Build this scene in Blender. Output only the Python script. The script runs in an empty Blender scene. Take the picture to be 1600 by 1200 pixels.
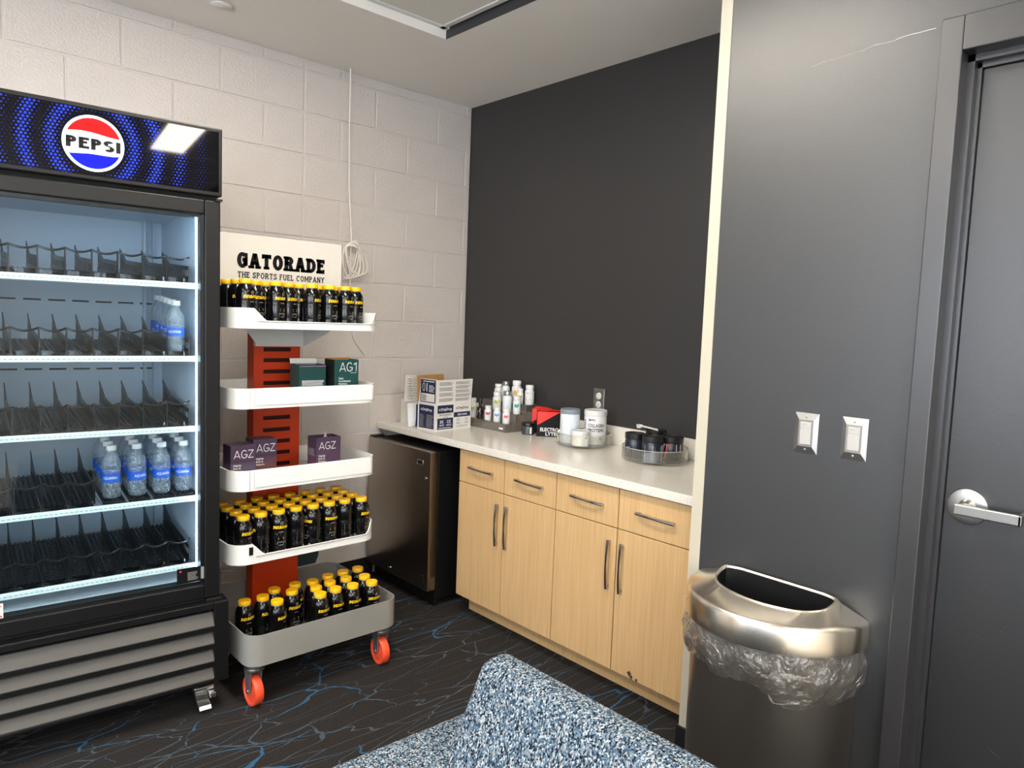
import bpy, bmesh, math, random
from math import sin, cos, pi, radians
from mathutils import Vector, Matrix

random.seed(7)
scn = bpy.context.scene
COL = scn.collection

# ------------------------------------------------------------------ camera, world, exposure
CAM = Vector((-2.7214, -3.3916, 1.4372))
YAW, PITCH, ROLL, FPX = 0.826562, -0.086606, 0.037568, 1116.73
_f = Vector((cos(PITCH)*cos(YAW), cos(PITCH)*sin(YAW), sin(PITCH)))
_r = Vector((sin(YAW), -cos(YAW), 0)); _u = _r.cross(_f)
_r2 = _r*cos(ROLL)+_u*sin(ROLL); _u2 = -_r*sin(ROLL)+_u*cos(ROLL)
cam = bpy.data.cameras.new('camera'); cam.sensor_width = 36; cam.lens = FPX/1600*36
cam.clip_start = 0.02
camo = bpy.data.objects.new('camera', cam); COL.objects.link(camo)
mw = Matrix((_r2, _u2, -_f)).transposed().to_4x4(); mw.translation = CAM
camo.matrix_world = mw
scn.camera = camo
scn.view_settings.view_transform = 'Standard'
scn.view_settings.look = 'None'
scn.view_settings.gamma = 1
scn.view_settings.use_curve_mapping = False
scn.view_settings.exposure = 0.6
wd = bpy.data.worlds.new('world'); scn.world = wd; wd.use_nodes = True
wd.node_tree.nodes['Background'].inputs[0].default_value = (0.6, 0.7, 0.8, 1)
wd.node_tree.nodes['Background'].inputs[1].default_value = 0.3
LAMP = 36.0            # ceiling troffer brightness
LED = 15.0             # cooler LED strip brightness
SIGN = .45            # backlit header
DAYLIGHT_FILL = 4.6        # glow of unseen windows added as fill, far left of and behind the viewer
TROFFERS = [(-1.75, -1.75), (-1.42, -4.27), (-3.6, -1.9), (-3.6, -4.30), (-4.9, -6.2), (-3.3, -6.4)]

# ------------------------------------------------------------------ helpers
def lin(c):
    return tuple(((v/255)/12.92 if v/255 <= 0.04045 else ((v/255+0.055)/1.055)**2.4) for v in c)

MATS = {}
def mat(name, rgb, rough=0.5, metal=0.0, spec=0.5, noise=None, bump=None, emit=None, coat=0.0, alpha=1.0):
    """rgb in sRGB 0-255. noise=(scale, amount) tonal variation, bump=(scale, strength, distance)"""
    if name in MATS: return MATS[name]
    m = bpy.data.materials.new(name); m.use_nodes = True
    nt = m.node_tree; b = nt.nodes['Principled BSDF']
    c = lin(rgb)
    b.inputs['Base Color'].default_value = (*c, 1)
    b.inputs['Roughness'].default_value = rough
    b.inputs['Metallic'].default_value = metal
    b.inputs['Specular IOR Level'].default_value = spec
    b.inputs['Coat Weight'].default_value = coat
    if emit:
        b.inputs['Emission Color'].default_value = (*lin(emit[0]), 1)
        b.inputs['Emission Strength'].default_value = emit[1]
    tc = nt.nodes.new('ShaderNodeTexCoord')
    if noise:
        n = nt.nodes.new('ShaderNodeTexNoise'); n.inputs['Scale'].default_value = noise[0]; n.inputs['Detail'].default_value = 4
        nt.links.new(tc.outputs['Object'], n.inputs['Vector'])
        r = nt.nodes.new('ShaderNodeValToRGB')
        a = noise[1]
        r.color_ramp.elements[0].position = 0.3; r.color_ramp.elements[1].position = 0.7
        r.color_ramp.elements[0].color = (*[max(0, v*(1-a)) for v in c], 1)
        r.color_ramp.elements[1].color = (*[min(1, v*(1+a)) for v in c], 1)
        nt.links.new(n.outputs['Fac'], r.inputs['Fac']); nt.links.new(r.outputs['Color'], b.inputs['Base Color'])
    if bump:
        n = nt.nodes.new('ShaderNodeTexNoise'); n.inputs['Scale'].default_value = bump[0]; n.inputs['Detail'].default_value = 5
        nt.links.new(tc.outputs['Object'], n.inputs['Vector'])
        bp = nt.nodes.new('ShaderNodeBump'); bp.inputs['Strength'].default_value = bump[1]; bp.inputs['Distance'].default_value = bump[2]
        nt.links.new(n.outputs['Fac'], bp.inputs['Height']); nt.links.new(bp.outputs['Normal'], b.inputs['Normal'])
    MATS[name] = m
    return m

def clear_mat(name, rgb=(255, 255, 255), rough=0.03, refl=1.0, density=0.0, dens_rgb=(200, 200, 200), bump=None):
    """thin clear plastic / glass: see-through with fresnel gloss, optional body tint"""
    if name in MATS: return MATS[name]
    m = bpy.data.materials.new(name); m.use_nodes = True
    nt = m.node_tree; nt.nodes.clear()
    out = nt.nodes.new('ShaderNodeOutputMaterial')
    tr = nt.nodes.new('ShaderNodeBsdfTransparent'); tr.inputs[0].default_value = (*lin(rgb), 1)
    gl = nt.nodes.new('ShaderNodeBsdfGlossy'); gl.inputs['Roughness'].default_value = rough
    if bump:
        tcn = nt.nodes.new('ShaderNodeTexCoord'); bn = nt.nodes.new('ShaderNodeTexNoise'); bn.inputs['Scale'].default_value = bump[0]; bn.inputs['Detail'].default_value = 4; bn.inputs['Distortion'].default_value = 1.5
        nt.links.new(tcn.outputs['Object'], bn.inputs['Vector']); bpn = nt.nodes.new('ShaderNodeBump'); bpn.inputs['Strength'].default_value = bump[1]; bpn.inputs['Distance'].default_value = .02
        nt.links.new(bn.outputs['Fac'], bpn.inputs['Height']); nt.links.new(bpn.outputs[0], gl.inputs['Normal'])
    lw = nt.nodes.new('ShaderNodeLayerWeight'); lw.inputs[0].default_value = .5
    pw = nt.nodes.new('ShaderNodeMath'); pw.operation = 'POWER'; pw.inputs[1].default_value = 4; nt.links.new(lw.outputs['Facing'], pw.inputs[0])
    mu = nt.nodes.new('ShaderNodeMath'); mu.operation = 'MULTIPLY_ADD'; mu.inputs[1].default_value = .75*refl; mu.inputs[2].default_value = .045*refl; mu.use_clamp = True
    nt.links.new(pw.outputs[0], mu.inputs[0])
    mx = nt.nodes.new('ShaderNodeMixShader')
    nt.links.new(mu.outputs[0], mx.inputs[0]); nt.links.new(tr.outputs[0], mx.inputs[1]); nt.links.new(gl.outputs[0], mx.inputs[2])
    last = mx
    if density:
        df = nt.nodes.new('ShaderNodeBsdfDiffuse'); df.inputs[0].default_value = (*lin(dens_rgb), 1)
        m2 = nt.nodes.new('ShaderNodeMixShader'); m2.inputs[0].default_value = density
        nt.links.new(mx.outputs[0], m2.inputs[1]); nt.links.new(df.outputs[0], m2.inputs[2]); last = m2
    nt.links.new(last.outputs[0], out.inputs[0])
    MATS[name] = m
    return m

class MB:
    def __init__(s): s.v = []; s.f = []
    def add(s, vs, fs):
        o = len(s.v); s.v += [tuple(p) for p in vs]; s.f += [tuple(i+o for i in f) for f in fs]; return s
    def box(s, x0, x1, y0, y1, z0, z1):
        x0, x1 = min(x0, x1), max(x0, x1); y0, y1 = min(y0, y1), max(y0, y1); z0, z1 = min(z0, z1), max(z0, z1)
        return s.add([(x0,y0,z0),(x1,y0,z0),(x1,y1,z0),(x0,y1,z0),(x0,y0,z1),(x1,y0,z1),(x1,y1,z1),(x0,y1,z1)],
              [(0,3,2,1),(4,5,6,7),(0,1,5,4),(1,2,6,5),(2,3,7,6),(3,0,4,7)])
    def bbox(s, x0, x1, y0, y1, z0, z1, b=0.004):
        """bevelled box (chamfer)"""
        x0, x1 = min(x0, x1), max(x0, x1); y0, y1 = min(y0, y1), max(y0, y1); z0, z1 = min(z0, z1), max(z0, z1)
        bm = bmesh.new(); bmesh.ops.create_cube(bm, size=1)
        for v in bm.verts:
            v.co = Vector(((x0+x1)/2+v.co.x*(x1-x0), (y0+y1)/2+v.co.y*(y1-y0), (z0+z1)/2+v.co.z*(z1-z0)))
        bmesh.ops.bevel(bm, geom=bm.edges[:]+bm.verts[:], offset=b, segments=2, affect='EDGES', profile=0.5)
        return s.bm(bm)
    def bm(s, bm):
        bm.verts.index_update()
        s.add([v.co[:] for v in bm.verts], [[v.index for v in f.verts] for f in bm.faces]); bm.free(); return s
    def quad(s, a, b, c, d): return s.add([a, b, c, d], [(0,1,2,3)])
    def prism(s, poly, axis, a0, a1):
        """poly: list of 2D pts; axis 'x','y','z' is extrusion axis"""
        def P(p, a): return {'x': (a, p[0], p[1]), 'y': (p[0], a, p[1]), 'z': (p[0], p[1], a)}[axis]
        n = len(poly); vs = [P(p, a0) for p in poly]+[P(p, a1) for p in poly]
        fs = [tuple(range(n))[::-1], tuple(range(n, 2*n))]+[(i, (i+1) % n, n+(i+1) % n, n+i) for i in range(n)]
        return s.add(vs, fs)
    def lathe(s, prof, n=24, cx=0, cy=0, z0=0, caps=True):
        vs = []; fs = []
        for r, z in prof:
            for k in range(n):
                a = 2*pi*k/n; vs.append((cx+r*cos(a), cy+r*sin(a), z0+z))
        m = len(prof)
        for i in range(m-1):
            for k in range(n):
                fs.append((i*n+k, i*n+(k+1) % n, (i+1)*n+(k+1) % n, (i+1)*n+k))
        if caps:
            if prof[0][0] > 1e-6: fs.append(tuple(range(n))[::-1])
            if prof[-1][0] > 1e-6: fs.append(tuple((m-1)*n+k for k in range(n)))
        return s.add(vs, fs)
    def tube(s, pts, r, n=8, closed=False):
        pts = [Vector(p) for p in pts]; m = len(pts); vs = []; fs = []
        up = Vector((0, 0, 1)); prev = None
        for i, p in enumerate(pts):
            if closed: t = pts[(i+1) % m]-pts[i-1]
            else: t = pts[min(i+1, m-1)]-pts[max(i-1, 0)]
            t.normalize()
            if prev is None:
                a = up if abs(t.z) < 0.9 else Vector((1, 0, 0))
                nrm = (a-t*a.dot(t)).normalized()
            else:
                nrm = prev-t*prev.dot(t)
                nrm = nrm.normalized() if nrm.length > 1e-6 else t.orthogonal().normalized()
            prev = nrm; bn = t.cross(nrm)
            rr = r[i] if isinstance(r, (list, tuple)) else r
            for k in range(n):
                a = 2*pi*k/n; vs.append(p+nrm*cos(a)*rr+bn*sin(a)*rr)
        for i in range(m if closed else m-1):
            j = (i+1) % m
            for k in range(n): fs.append((i*n+k, i*n+(k+1) % n, j*n+(k+1) % n, j*n+k))
        if not closed: fs += [tuple(range(n))[::-1], tuple((m-1)*n+k for k in range(n))]
        return s.add(vs, fs)
    def xf(s, M):
        s.v = [tuple(M @ Vector(p)) for p in s.v]; return s
    def mesh(s, name, m=None, smooth=False):
        me = bpy.data.meshes.new(name); me.from_pydata(s.v, [], s.f); me.update()
        bm = bmesh.new(); bm.from_mesh(me); bmesh.ops.recalc_face_normals(bm, faces=bm.faces); bm.to_mesh(me); bm.free()
        if m: me.materials.append(m)
        if smooth:
            for p in me.polygons: p.use_smooth = True
            try: me.set_sharp_from_angle(angle=radians(38))
            except Exception: pass
        return me

WM = {}
def wm(o): return WM.get(o.name, Matrix.Identity(4))
def link_mesh(name, me, parent=None, loc=(0,0,0), rot=(0,0,0)):
    o = bpy.data.objects.new(name, me); COL.objects.link(o)
    o.location = loc; o.rotation_euler = rot
    L = Matrix.LocRotScale(Vector(loc), None, None) @ Matrix.Rotation(rot[2], 4, 'Z') if rot[0] == 0 and rot[1] == 0 else o.matrix_basis.copy()
    if parent: o.parent = parent
    WM[o.name] = (wm(parent) if parent else Matrix.Identity(4)) @ L
    return o
def obj(name, mb, m, parent=None, world=True, smooth=False):
    """a mesh object; with a parent and world=True the coordinates given are world ones"""
    if parent and world: mb.xf(wm(parent).inverted())
    return link_mesh(name, mb.mesh(name, m, smooth), parent)
def root(name, label, cat, loc=(0,0,0), rz=0, group=None, kind=None):
    o = bpy.data.objects.new(name, None); COL.objects.link(o)
    o.empty_display_size = 0.05
    o.location = loc; o.rotation_euler = (0, 0, rz)
    WM[o.name] = Matrix.Translation(Vector(loc)) @ Matrix.Rotation(rz, 4, 'Z')
    return tag(o, label, cat, group, kind)
def tag(o, label, cat=None, group=None, kind=None):
    o['label'] = label
    if cat: o['category'] = cat
    if group: o['group'] = group
    if kind: o['kind'] = kind
    return o
def structure(name, mb, m, label, cat, smooth=False):
    return tag(obj(name, mb, m, smooth=smooth), label, cat, kind='structure')

# ---- lettering: polygon glyphs built by hand and the built-in font
def ring(cx, cy, rx, ry, tx, ty, a0, a1, n=20):
    P = []
    for i in range(n):
        a = radians(a0+(a1-a0)*i/n); b = radians(a0+(a1-a0)*(i+1)/n)
        P.append([(cx+rx*cos(a), cy+ry*sin(a)), (cx+rx*cos(b), cy+ry*sin(b)), (cx+(rx-tx)*cos(b), cy+(ry-ty)*sin(b)), (cx+(rx-tx)*cos(a), cy+(ry-ty)*sin(a))])
    return P
def R_(x0, y0, x1, y1): return [[(x0, y0), (x1, y0), (x1, y1), (x0, y1)]]
def glyph(c, t, s=0.0, w=None):
    e = 0.09 if s else 0
    h = t*0.72 if t > 0.15 else t       # horizontal stroke
    def stem(x, top=True, bot=True):
        g = R_(x, 0, x+t, 1)
        if s and bot: g += R_(x-e, 0, x+t+e, s)
        if s and top: g += R_(x-e, 1-s, x+t+e, 1)
        return g
    W = w or {'A':.98,'G':.92,'T':.85,'O':.95,'R':.88,'D':.9,'E':.75,'P':.78,'S':.80,'I':t,'H':.88,'F':.72,'U':.86,'L':.7,'C':.88,'M':1.08,'N':.9,'Y':.9,'Z':.8,'1':.42,' ':.35}.get(c, .8)
    g = []
    if c == 'A':
        m = W/2
        g = [[(0,0),(t,0),(m+t*.45,1),(m-t*.55,1)], [(W-t,0),(W,0),(m+t*.55,1),(m-t*.45,1)]] + R_(.2*W, .24, .8*W, .24+h*.8)
        if s: g += R_(-e*.8, 0, t+e, s)+R_(W-t-e, 0, W+e*.8, s)
    elif c in 'OCG':
        a0, a1 = (0, 360) if c == 'O' else (42, 318) if c == 'C' else (42, 345)
        g = ring(W/2, .5, W/2, .52, t, h, a0, a1, 30)
        if c == 'G':
            g += R_(W*.5, .40, W, .40+h)+R_(W-t, .14, W, .40+h)
            if s: g += R_(W-t*.75, .62, W, .98)
        if c == 'C' and s: g += R_(W-t*.9, .66, W-.02, .98)
    elif c == 'T':
        g = R_(0, 1-h, W, 1)+R_((W-t)/2, 0, (W+t)/2, 1)
        if s: g += R_((W-t)/2-e, 0, (W+t)/2+e, s)+R_(0, .70, s, 1)+R_(W-s, .70, W, 1)
    elif c in 'PR':
        g = stem(0, True, True)+R_(0, 1-h, W*.5, 1)+R_(0, .42, W*.5, .42+h)+ring(W*.5, .71, W*.46, .29, t, h, -90, 90, 14)
        if c == 'R': g += [[(W*.40, .46), (W*.40+t, .46), (W+.02, 0), (W-t*1.05, 0)]]+(R_(W-t-e, 0, W+e, s) if s else [])
    elif c == 'D':
        g = stem(0)+R_(0, 1-h, W*.42, 1)+R_(0, 0, W*.42, h)+ring(W*.42, .5, W*.58, .5, t, h, -90, 90, 18)
    elif c in 'EF':
        g = stem(0)+R_(0, 1-h, W, 1)+R_(0, .44, W*.82, .44+h*.9)
        if c == 'E': g += R_(0, 0, W, h)
        if s:
            g += R_(W-s, .70, W, 1)
            if c == 'E': g += R_(W-s, 0, W, .30)
    elif c == 'S':
        g = ring(W/2, .73, W/2, .27, t, h, 30, 250, 16)+ring(W/2, .27, W/2, .27, t, h, -150, 75, 16)
        g += [[(W*.28, .60), (W*.42, .45), (W*.80, .38), (W*.62, .55)]]
        if s: g += R_(W-t*.8, .68, W-.01, .98)+R_(.01, .02, t*.8, .32)
    elif c == 'I': g = stem(0)
    elif c == 'H': g = stem(0)+stem(W-t)+R_(t, .42, W-t, .42+h)
    elif c == 'U':
        g = R_(0, .35, t, 1)+R_(W-t, .35, W, 1)+ring(W/2, .36, W/2, .38, t, h, 180, 360, 18)
        if s: g += R_(-e, 1-s, t+e, 1)+R_(W-t-e, 1-s, W+e, 1)
    elif c == 'L':
        g = stem(0)+R_(0, 0, W, h)+(R_(W-s, 0, W, .32) if s else [])
    elif c == 'M':
        g = stem(0, False)+stem(W-t, False)+[[(0,1),(t*1.1,1),(W/2+t*.4,.2),(W/2-t*.4,.2)], [(W-t*1.1,1),(W,1),(W/2+t*.4,.2),(W/2-t*.4,.2)]]
        if s: g += R_(-e, 1-s, t, 1)+R_(W-t, 1-s, W+e, 1)
    elif c == 'N':
        g = stem(0, False)+stem(W-t, True, False)+[[(0,1),(t*1.1,1),(W,0),(W-t*1.1,0)]]
    elif c == 'Y':
        m = W/2
        g = [[(0,1),(t,1),(m+t*.5,.42),(m-t*.5,.42)], [(W-t,1),(W,1),(m+t*.5,.42),(m-t*.5,.42)]]+R_(m-t/2, 0, m+t/2, .46)
        if s: g += R_(-e, 1-s, t+e, 1)+R_(W-t-e, 1-s, W+e, 1)+R_(m-t/2-e, 0, m+t/2+e, s)
    elif c == 'Z': g = R_(0, 1-h, W, 1)+R_(0, 0, W, h)+[[(0,h*.5),(t*1.25,h*.5),(W,1-h*.5),(W-t*1.25,1-h*.5)]]
    elif c == '1': g = R_(W-t, 0, W, 1)+[[(0,.72),(0,.72+t*1.2),(W-t*.5,1),(W-t*.2,1-t)]]
    return g, W
def word(s, height, t=.2, serif=0., gap=.14, width=None):
    """polygons of a word, left bottom at 0,0; optional total width"""
    P = []; x = 0
    for c in s:
        g, W = glyph(c, t, serif)
        P += [[(x+a, b) for a, b in q] for q in g]; x += W+gap
    tot = x-gap; kx = width/tot if width else height
    return [[(a*kx, b*height) for a, b in q] for q in P], tot*kx
_fc = {}
def font(s, size, bold=0.0, shear=0.0, width=None, center=True):
    """polygons of a built-in-font word, scaled so that capitals are `size` high"""
    k = (s, bold, shear)
    if k not in _fc:
        cu = bpy.data.curves.new('t', 'FONT'); cu.body = s; cu.offset = bold; cu.shear = shear; cu.resolution_u = 2
        o = bpy.data.objects.new('t', cu); COL.objects.link(o)
        bpy.context.view_layer.update()
        me = bpy.data.meshes.new_from_object(o.evaluated_get(bpy.context.evaluated_depsgraph_get()))
        _fc[k] = [[(me.vertices[i].co.x, me.vertices[i].co.y) for i in p.vertices] for p in me.polygons]
        bpy.data.objects.remove(o); bpy.data.curves.remove(cu); bpy.data.meshes.remove(me)
    P = _fc[k]
    xs = [a for q in P for a, b in q]; x0, x1 = min(xs), max(xs)
    ky = size/0.73; kx = width/(x1-x0) if width else ky
    off = (x1-x0)*kx/2 if center else 0
    return [[((a-x0)*kx-off, b*ky) for a, b in q] for q in P]
def bars(x0, x1, y0, y1, n, duty=.5, ragged=.25, rnd=random):
    P = []; h = (y1-y0)/n
    for i in range(n):
        P += R_(x0, y0+i*h, x1-(x1-x0)*rnd.random()*ragged, y0+i*h+h*duty)
    return P
def shift(P, dx, dy): return [[(a+dx, b+dy) for a, b in q] for q in P]
def disc(cx, cy, r, n=24, ry=None): return [[(cx+r*cos(2*pi*i/n), cy+(ry or r)*sin(2*pi*i/n)) for i in range(n)]]
def flat(P, org, ex, ey):
    """2D polygons -> mesh builder on the plane org + a*ex + b*ey"""
    mb = MB(); org, ex, ey = Vector(org), Vector(ex), Vector(ey)
    for q in P: mb.add([org+ex*a+ey*b for a, b in q], [tuple(range(len(q)))])
    return mb
def bent(P, R, z0=0, ang=0):
    """wrap polygons round a cylinder of radius R facing -y"""
    mb = MB()
    for q in P: mb.add([(R*sin(a/R+ang), -R*cos(a/R+ang), z0+b) for a, b in q], [tuple(range(len(q)))])
    return mb
def print_on(name, P, org, ex, ey, m, parent, world=False):
    return obj(name, flat(P, org, ex, ey), m, parent, world=world)
ORD = ['first', 'second', 'third', 'fourth', 'fifth', 'sixth', 'seventh', 'eighth', 'ninth']

# ------------------------------------------------------------------ materials
m_block = mat('painted_block', (208, 200, 194), .36, bump=(100, .8, .006), noise=(3, .03))
m_mortar = mat('mortar', (206, 198, 192), .6, bump=(90, .3, .004))
m_ceil = mat('ceiling_paint', (242, 238, 231), .85, bump=(200, .1, .002))
m_tile = mat('ceiling_tile', (225, 222, 214), .9, bump=(300, .3, .002))
m_dark = mat('charcoal_paint', (48, 47, 47), .45, spec=.5, bump=(160, .12, .003))
m_gray = mat('slate_paint', (41, 42, 44), .43, spec=1.0, bump=(140, .10, .003))
m_frame = mat('door_frame_paint', (48, 47, 49), .34, spec=.9, bump=(40, .08, .003))
m_door = mat('door_paint', (37, 37, 38), .38, spec=.9, bump=(120, .08, .003))
m_cream = mat('cream_paint', (184, 178, 160), .5)
m_base = mat('black_rubber_base', (22, 22, 24), .45)
m_black = mat('black_plastic', (18, 18, 19), .35)
m_blackmetal = mat('black_metal', (15, 15, 16), .4, spec=.35)
m_void = mat('dark_void', (8, 8, 8), .9)
m_white = mat('white_plastic', (212, 212, 210), .4)
m_whitemetal = mat('white_powdercoat', (226, 226, 222), .38)
m_chrome = mat('chrome', (200, 200, 205), .12, metal=1)
m_steel = mat('brushed_steel', (186, 184, 180), .32, metal=1)
m_zinc = mat('zinc', (190, 190, 190), .3, metal=1)
m_gold = mat('yellow_print', (245, 200, 20), .5)
m_cap = mat('yellow_cap', (250, 188, 8), .4)
m_bottle = mat('black_bottle', (10, 10, 11), .16, spec=.5)
m_label = mat('black_label_film', (14, 14, 15), .3)
m_wprint = mat('white_print', (225, 225, 225), .5)
m_gprint = mat('grey_print', (140, 140, 138), .5)
m_kprint = mat('black_print', (8, 8, 9), .5, spec=.25)
m_navy = mat('navy_print', (28, 38, 72), .45)
m_carton = mat('white_carton', (220, 217, 210), .5)
m_kraft = mat('brown_cardboard', (176, 130, 78), .8, noise=(30, .06))
m_counter = mat('quartz_counter', (232, 224, 208), .18, spec=.5)
m_orange = mat('orange_post', (184, 52, 8), .42)
m_bracket = mat('grey_bracket', (190, 192, 190), .4)
m_greytray = mat('grey_tray', (140, 138, 133), .38, noise=(6, .06), spec=.5)
m_wheel = mat('orange_wheel', (240, 84, 50), .45)

def wood():
    m = bpy.data.materials.new('oak_laminate'); m.use_nodes = True; nt = m.node_tree; b = nt.nodes['Principled BSDF']
    tc = nt.nodes.new('ShaderNodeTexCoord'); mp = nt.nodes.new('ShaderNodeMapping'); mp.inputs['Scale'].default_value = (90, 90, 2.2)
    nt.links.new(tc.outputs['Object'], mp.inputs[0])
    n = nt.nodes.new('ShaderNodeTexNoise'); n.inputs['Scale'].default_value = 1.6; n.inputs['Detail'].default_value = 6; n.inputs['Distortion'].default_value = .4
    nt.links.new(mp.outputs[0], n.inputs['Vector'])
    r = nt.nodes.new('ShaderNodeValToRGB'); e = r.color_ramp.elements
    e[0].position = .3; e[0].color = (*lin((192, 156, 108)), 1); e[1].position = .7; e[1].color = (*lin((208, 172, 124)), 1)
    nt.links.new(n.outputs['Fac'], r.inputs['Fac']); nt.links.new(r.outputs[0], b.inputs['Base Color'])
    b.inputs['Roughness'].default_value = .45; b.inputs['Specular IOR Level'].default_value = .4
    return m
m_wood = wood()

def quartz():
    nt = m_counter.node_tree; b = nt.nodes['Principled BSDF']
    tc = nt.nodes.new('ShaderNodeTexCoord'); v = nt.nodes.new('ShaderNodeTexVoronoi'); v.inputs['Scale'].default_value = 420
    nt.links.new(tc.outputs['Object'], v.inputs['Vector'])
    r = nt.nodes.new('ShaderNodeValToRGB'); e = r.color_ramp.elements
    sep = nt.nodes.new('ShaderNodeSeparateColor'); nt.links.new(v.outputs['Color'], sep.inputs[0])
    e[0].position = 0; e[0].color = (*lin((192, 184, 170)), 1); e[1].position = .22; e[1].color = (*lin((223, 218, 207)), 1)
    nt.links.new(sep.outputs[0], r.inputs[0]); nt.links.new(r.outputs[0], b.inputs['Base Color'])
quartz()

def carpet():
    m = bpy.data.materials.new('carpet'); m.use_nodes = True; nt = m.node_tree; b = nt.nodes['Principled BSDF']
    L = nt.links.new; N = nt.nodes.new
    b.inputs['Roughness'].default_value = .95; b.inputs['Specular IOR Level'].default_value = .1
    tc = N('ShaderNodeTexCoord')
    def lines(rot, sx, sy, scale, lo, hi, mlo, mhi, seed):
        mp = N('ShaderNodeMapping'); mp.inputs['Rotation'].default_value = (0, 0, radians(rot)); mp.inputs['Scale'].default_value = (sx, sy, 1); mp.inputs['Location'].default_value = (seed, seed*.7, 0)
        L(tc.outputs['Object'], mp.inputs[0])
        dn = N('ShaderNodeTexNoise'); dn.inputs['Scale'].default_value = 1.6; dn.inputs['Detail'].default_value = 4; L(mp.outputs[0], dn.inputs['Vector'])
        ad = N('ShaderNodeMixRGB'); ad.blend_type = 'ADD'; ad.inputs[0].default_value = .55; L(mp.outputs[0], ad.inputs[1]); L(dn.outputs['Color'], ad.inputs[2])
        v = N('ShaderNodeTexVoronoi'); v.voronoi_dimensions = '2D'; v.feature = 'DISTANCE_TO_EDGE'; v.inputs['Scale'].default_value = scale; L(ad.outputs[0], v.inputs['Vector'])
        mk = N('ShaderNodeTexNoise'); mk.inputs['Scale'].default_value = 2.6; mk.inputs['Detail'].default_value = 3; L(mp.outputs[0], mk.inputs['Vector'])
        w = N('ShaderNodeMapRange'); w.inputs['From Min'].default_value = mlo; w.inputs['From Max'].default_value = mhi; w.inputs['To Min'].default_value = 0; w.inputs['To Max'].default_value = hi
        L(mk.outputs['Fac'], w.inputs['Value'])
        lt = N('ShaderNodeMath'); lt.operation = 'LESS_THAN'; L(v.outputs['Distance'], lt.inputs[0]); L(w.outputs[0], lt.inputs[1])
        return lt.outputs[0]
    a = lines(28, .55, 1.9, 3.6, 0, .022, .46, .66, 3.1)
    c = lines(14, .5, 2.4, 6.2, 0, .022, .36, .60, 9.4)
    d = lines(40, .5, 2.0, 4.0, 0, .016, .40, .64, 5.7)
    mx1 = N('ShaderNodeMath'); mx1.operation = 'MAXIMUM'; L(c, mx1.inputs[0]); L(d, mx1.inputs[1])
    gr = N('ShaderNodeTexNoise'); gr.inputs['Scale'].default_value = 330; gr.inputs['Detail'].default_value = 2; L(tc.outputs['Object'], gr.inputs['Vector'])
    base = N('ShaderNodeValToRGB'); e = base.color_ramp.elements
    e[0].position = .33; e[0].color = (*lin((20, 19, 19)), 1); e[1].position = .68; e[1].color = (*lin((62, 58, 56)), 1); L(gr.outputs['Fac'], base.inputs[0])
    m1 = N('ShaderNodeMixRGB'); L(base.outputs[0], m1.inputs[1]); m1.inputs[2].default_value = (*lin((78, 92, 104)), 1)
    f1 = N('ShaderNodeMath'); f1.operation = 'MULTIPLY'; L(mx1.outputs[0], f1.inputs[0]); f1.inputs[1].default_value = .75; L(f1.outputs[0], m1.inputs[0])
    m2 = N('ShaderNodeMixRGB'); L(m1.outputs[0], m2.inputs[1]); m2.inputs[2].default_value = (*lin((52, 96, 128)), 1)
    f2 = N('ShaderNodeMath'); f2.operation = 'MULTIPLY'; L(a, f2.inputs[0]); f2.inputs[1].default_value = .9; L(f2.outputs[0], m2.inputs[0])
    L(m2.outputs[0], b.inputs['Base Color'])
    bp = N('ShaderNodeBump'); bp.inputs['Strength'].default_value = .6; bp.inputs['Distance'].default_value = .004; L(gr.outputs['Fac'], bp.inputs['Height']); L(bp.outputs[0], b.inputs['Normal'])
    return m
m_carpet = carpet()

def tweed():
    m = bpy.data.materials.new('blue_tweed'); m.use_nodes = True; nt = m.node_tree; b = nt.nodes['Principled BSDF']
    L = nt.links.new; N = nt.nodes.new
    b.inputs['Roughness'].default_value = .95; b.inputs['Specular IOR Level'].default_value = .15
    tc = N('ShaderNodeTexCoord'); mp = N('ShaderNodeMapping'); mp.inputs['Scale'].default_value = (1, 1, .75); L(tc.outputs['Object'], mp.inputs[0])
    v = N('ShaderNodeTexVoronoi'); v.inputs['Scale'].default_value = 330; L(mp.outputs[0], v.inputs['Vector'])
    sp = N('ShaderNodeSeparateColor'); L(v.outputs['Color'], sp.inputs[0])
    r = N('ShaderNodeValToRGB'); cr = r.color_ramp; cr.interpolation = 'CONSTANT'
    stops = [(0, (16, 26, 38)), (.16, (52, 70, 88)), (.38, (88, 108, 124)), (.58, (118, 134, 147)), (.78, (170, 179, 184)), (.95, (164, 154, 147))]
    cr.elements[0].position = 0; cr.elements[0].color = (*lin(stops[0][1]), 1); cr.elements[1].position = stops[1][0]; cr.elements[1].color = (*lin(stops[1][1]), 1)
    for p, c in stops[2:]:
        e = cr.elements.new(p); e.color = (*lin(c), 1)
    L(sp.outputs[0], r.inputs[0]); L(r.outputs[0], b.inputs['Base Color'])
    bp = N('ShaderNodeBump'); bp.inputs['Strength'].default_value = .9; bp.inputs['Distance'].default_value = .004; bp.invert = True
    L(v.outputs['Distance'], bp.inputs['Height']); L(bp.outputs[0], b.inputs['Normal'])
    return m
m_tweed = tweed()

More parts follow.
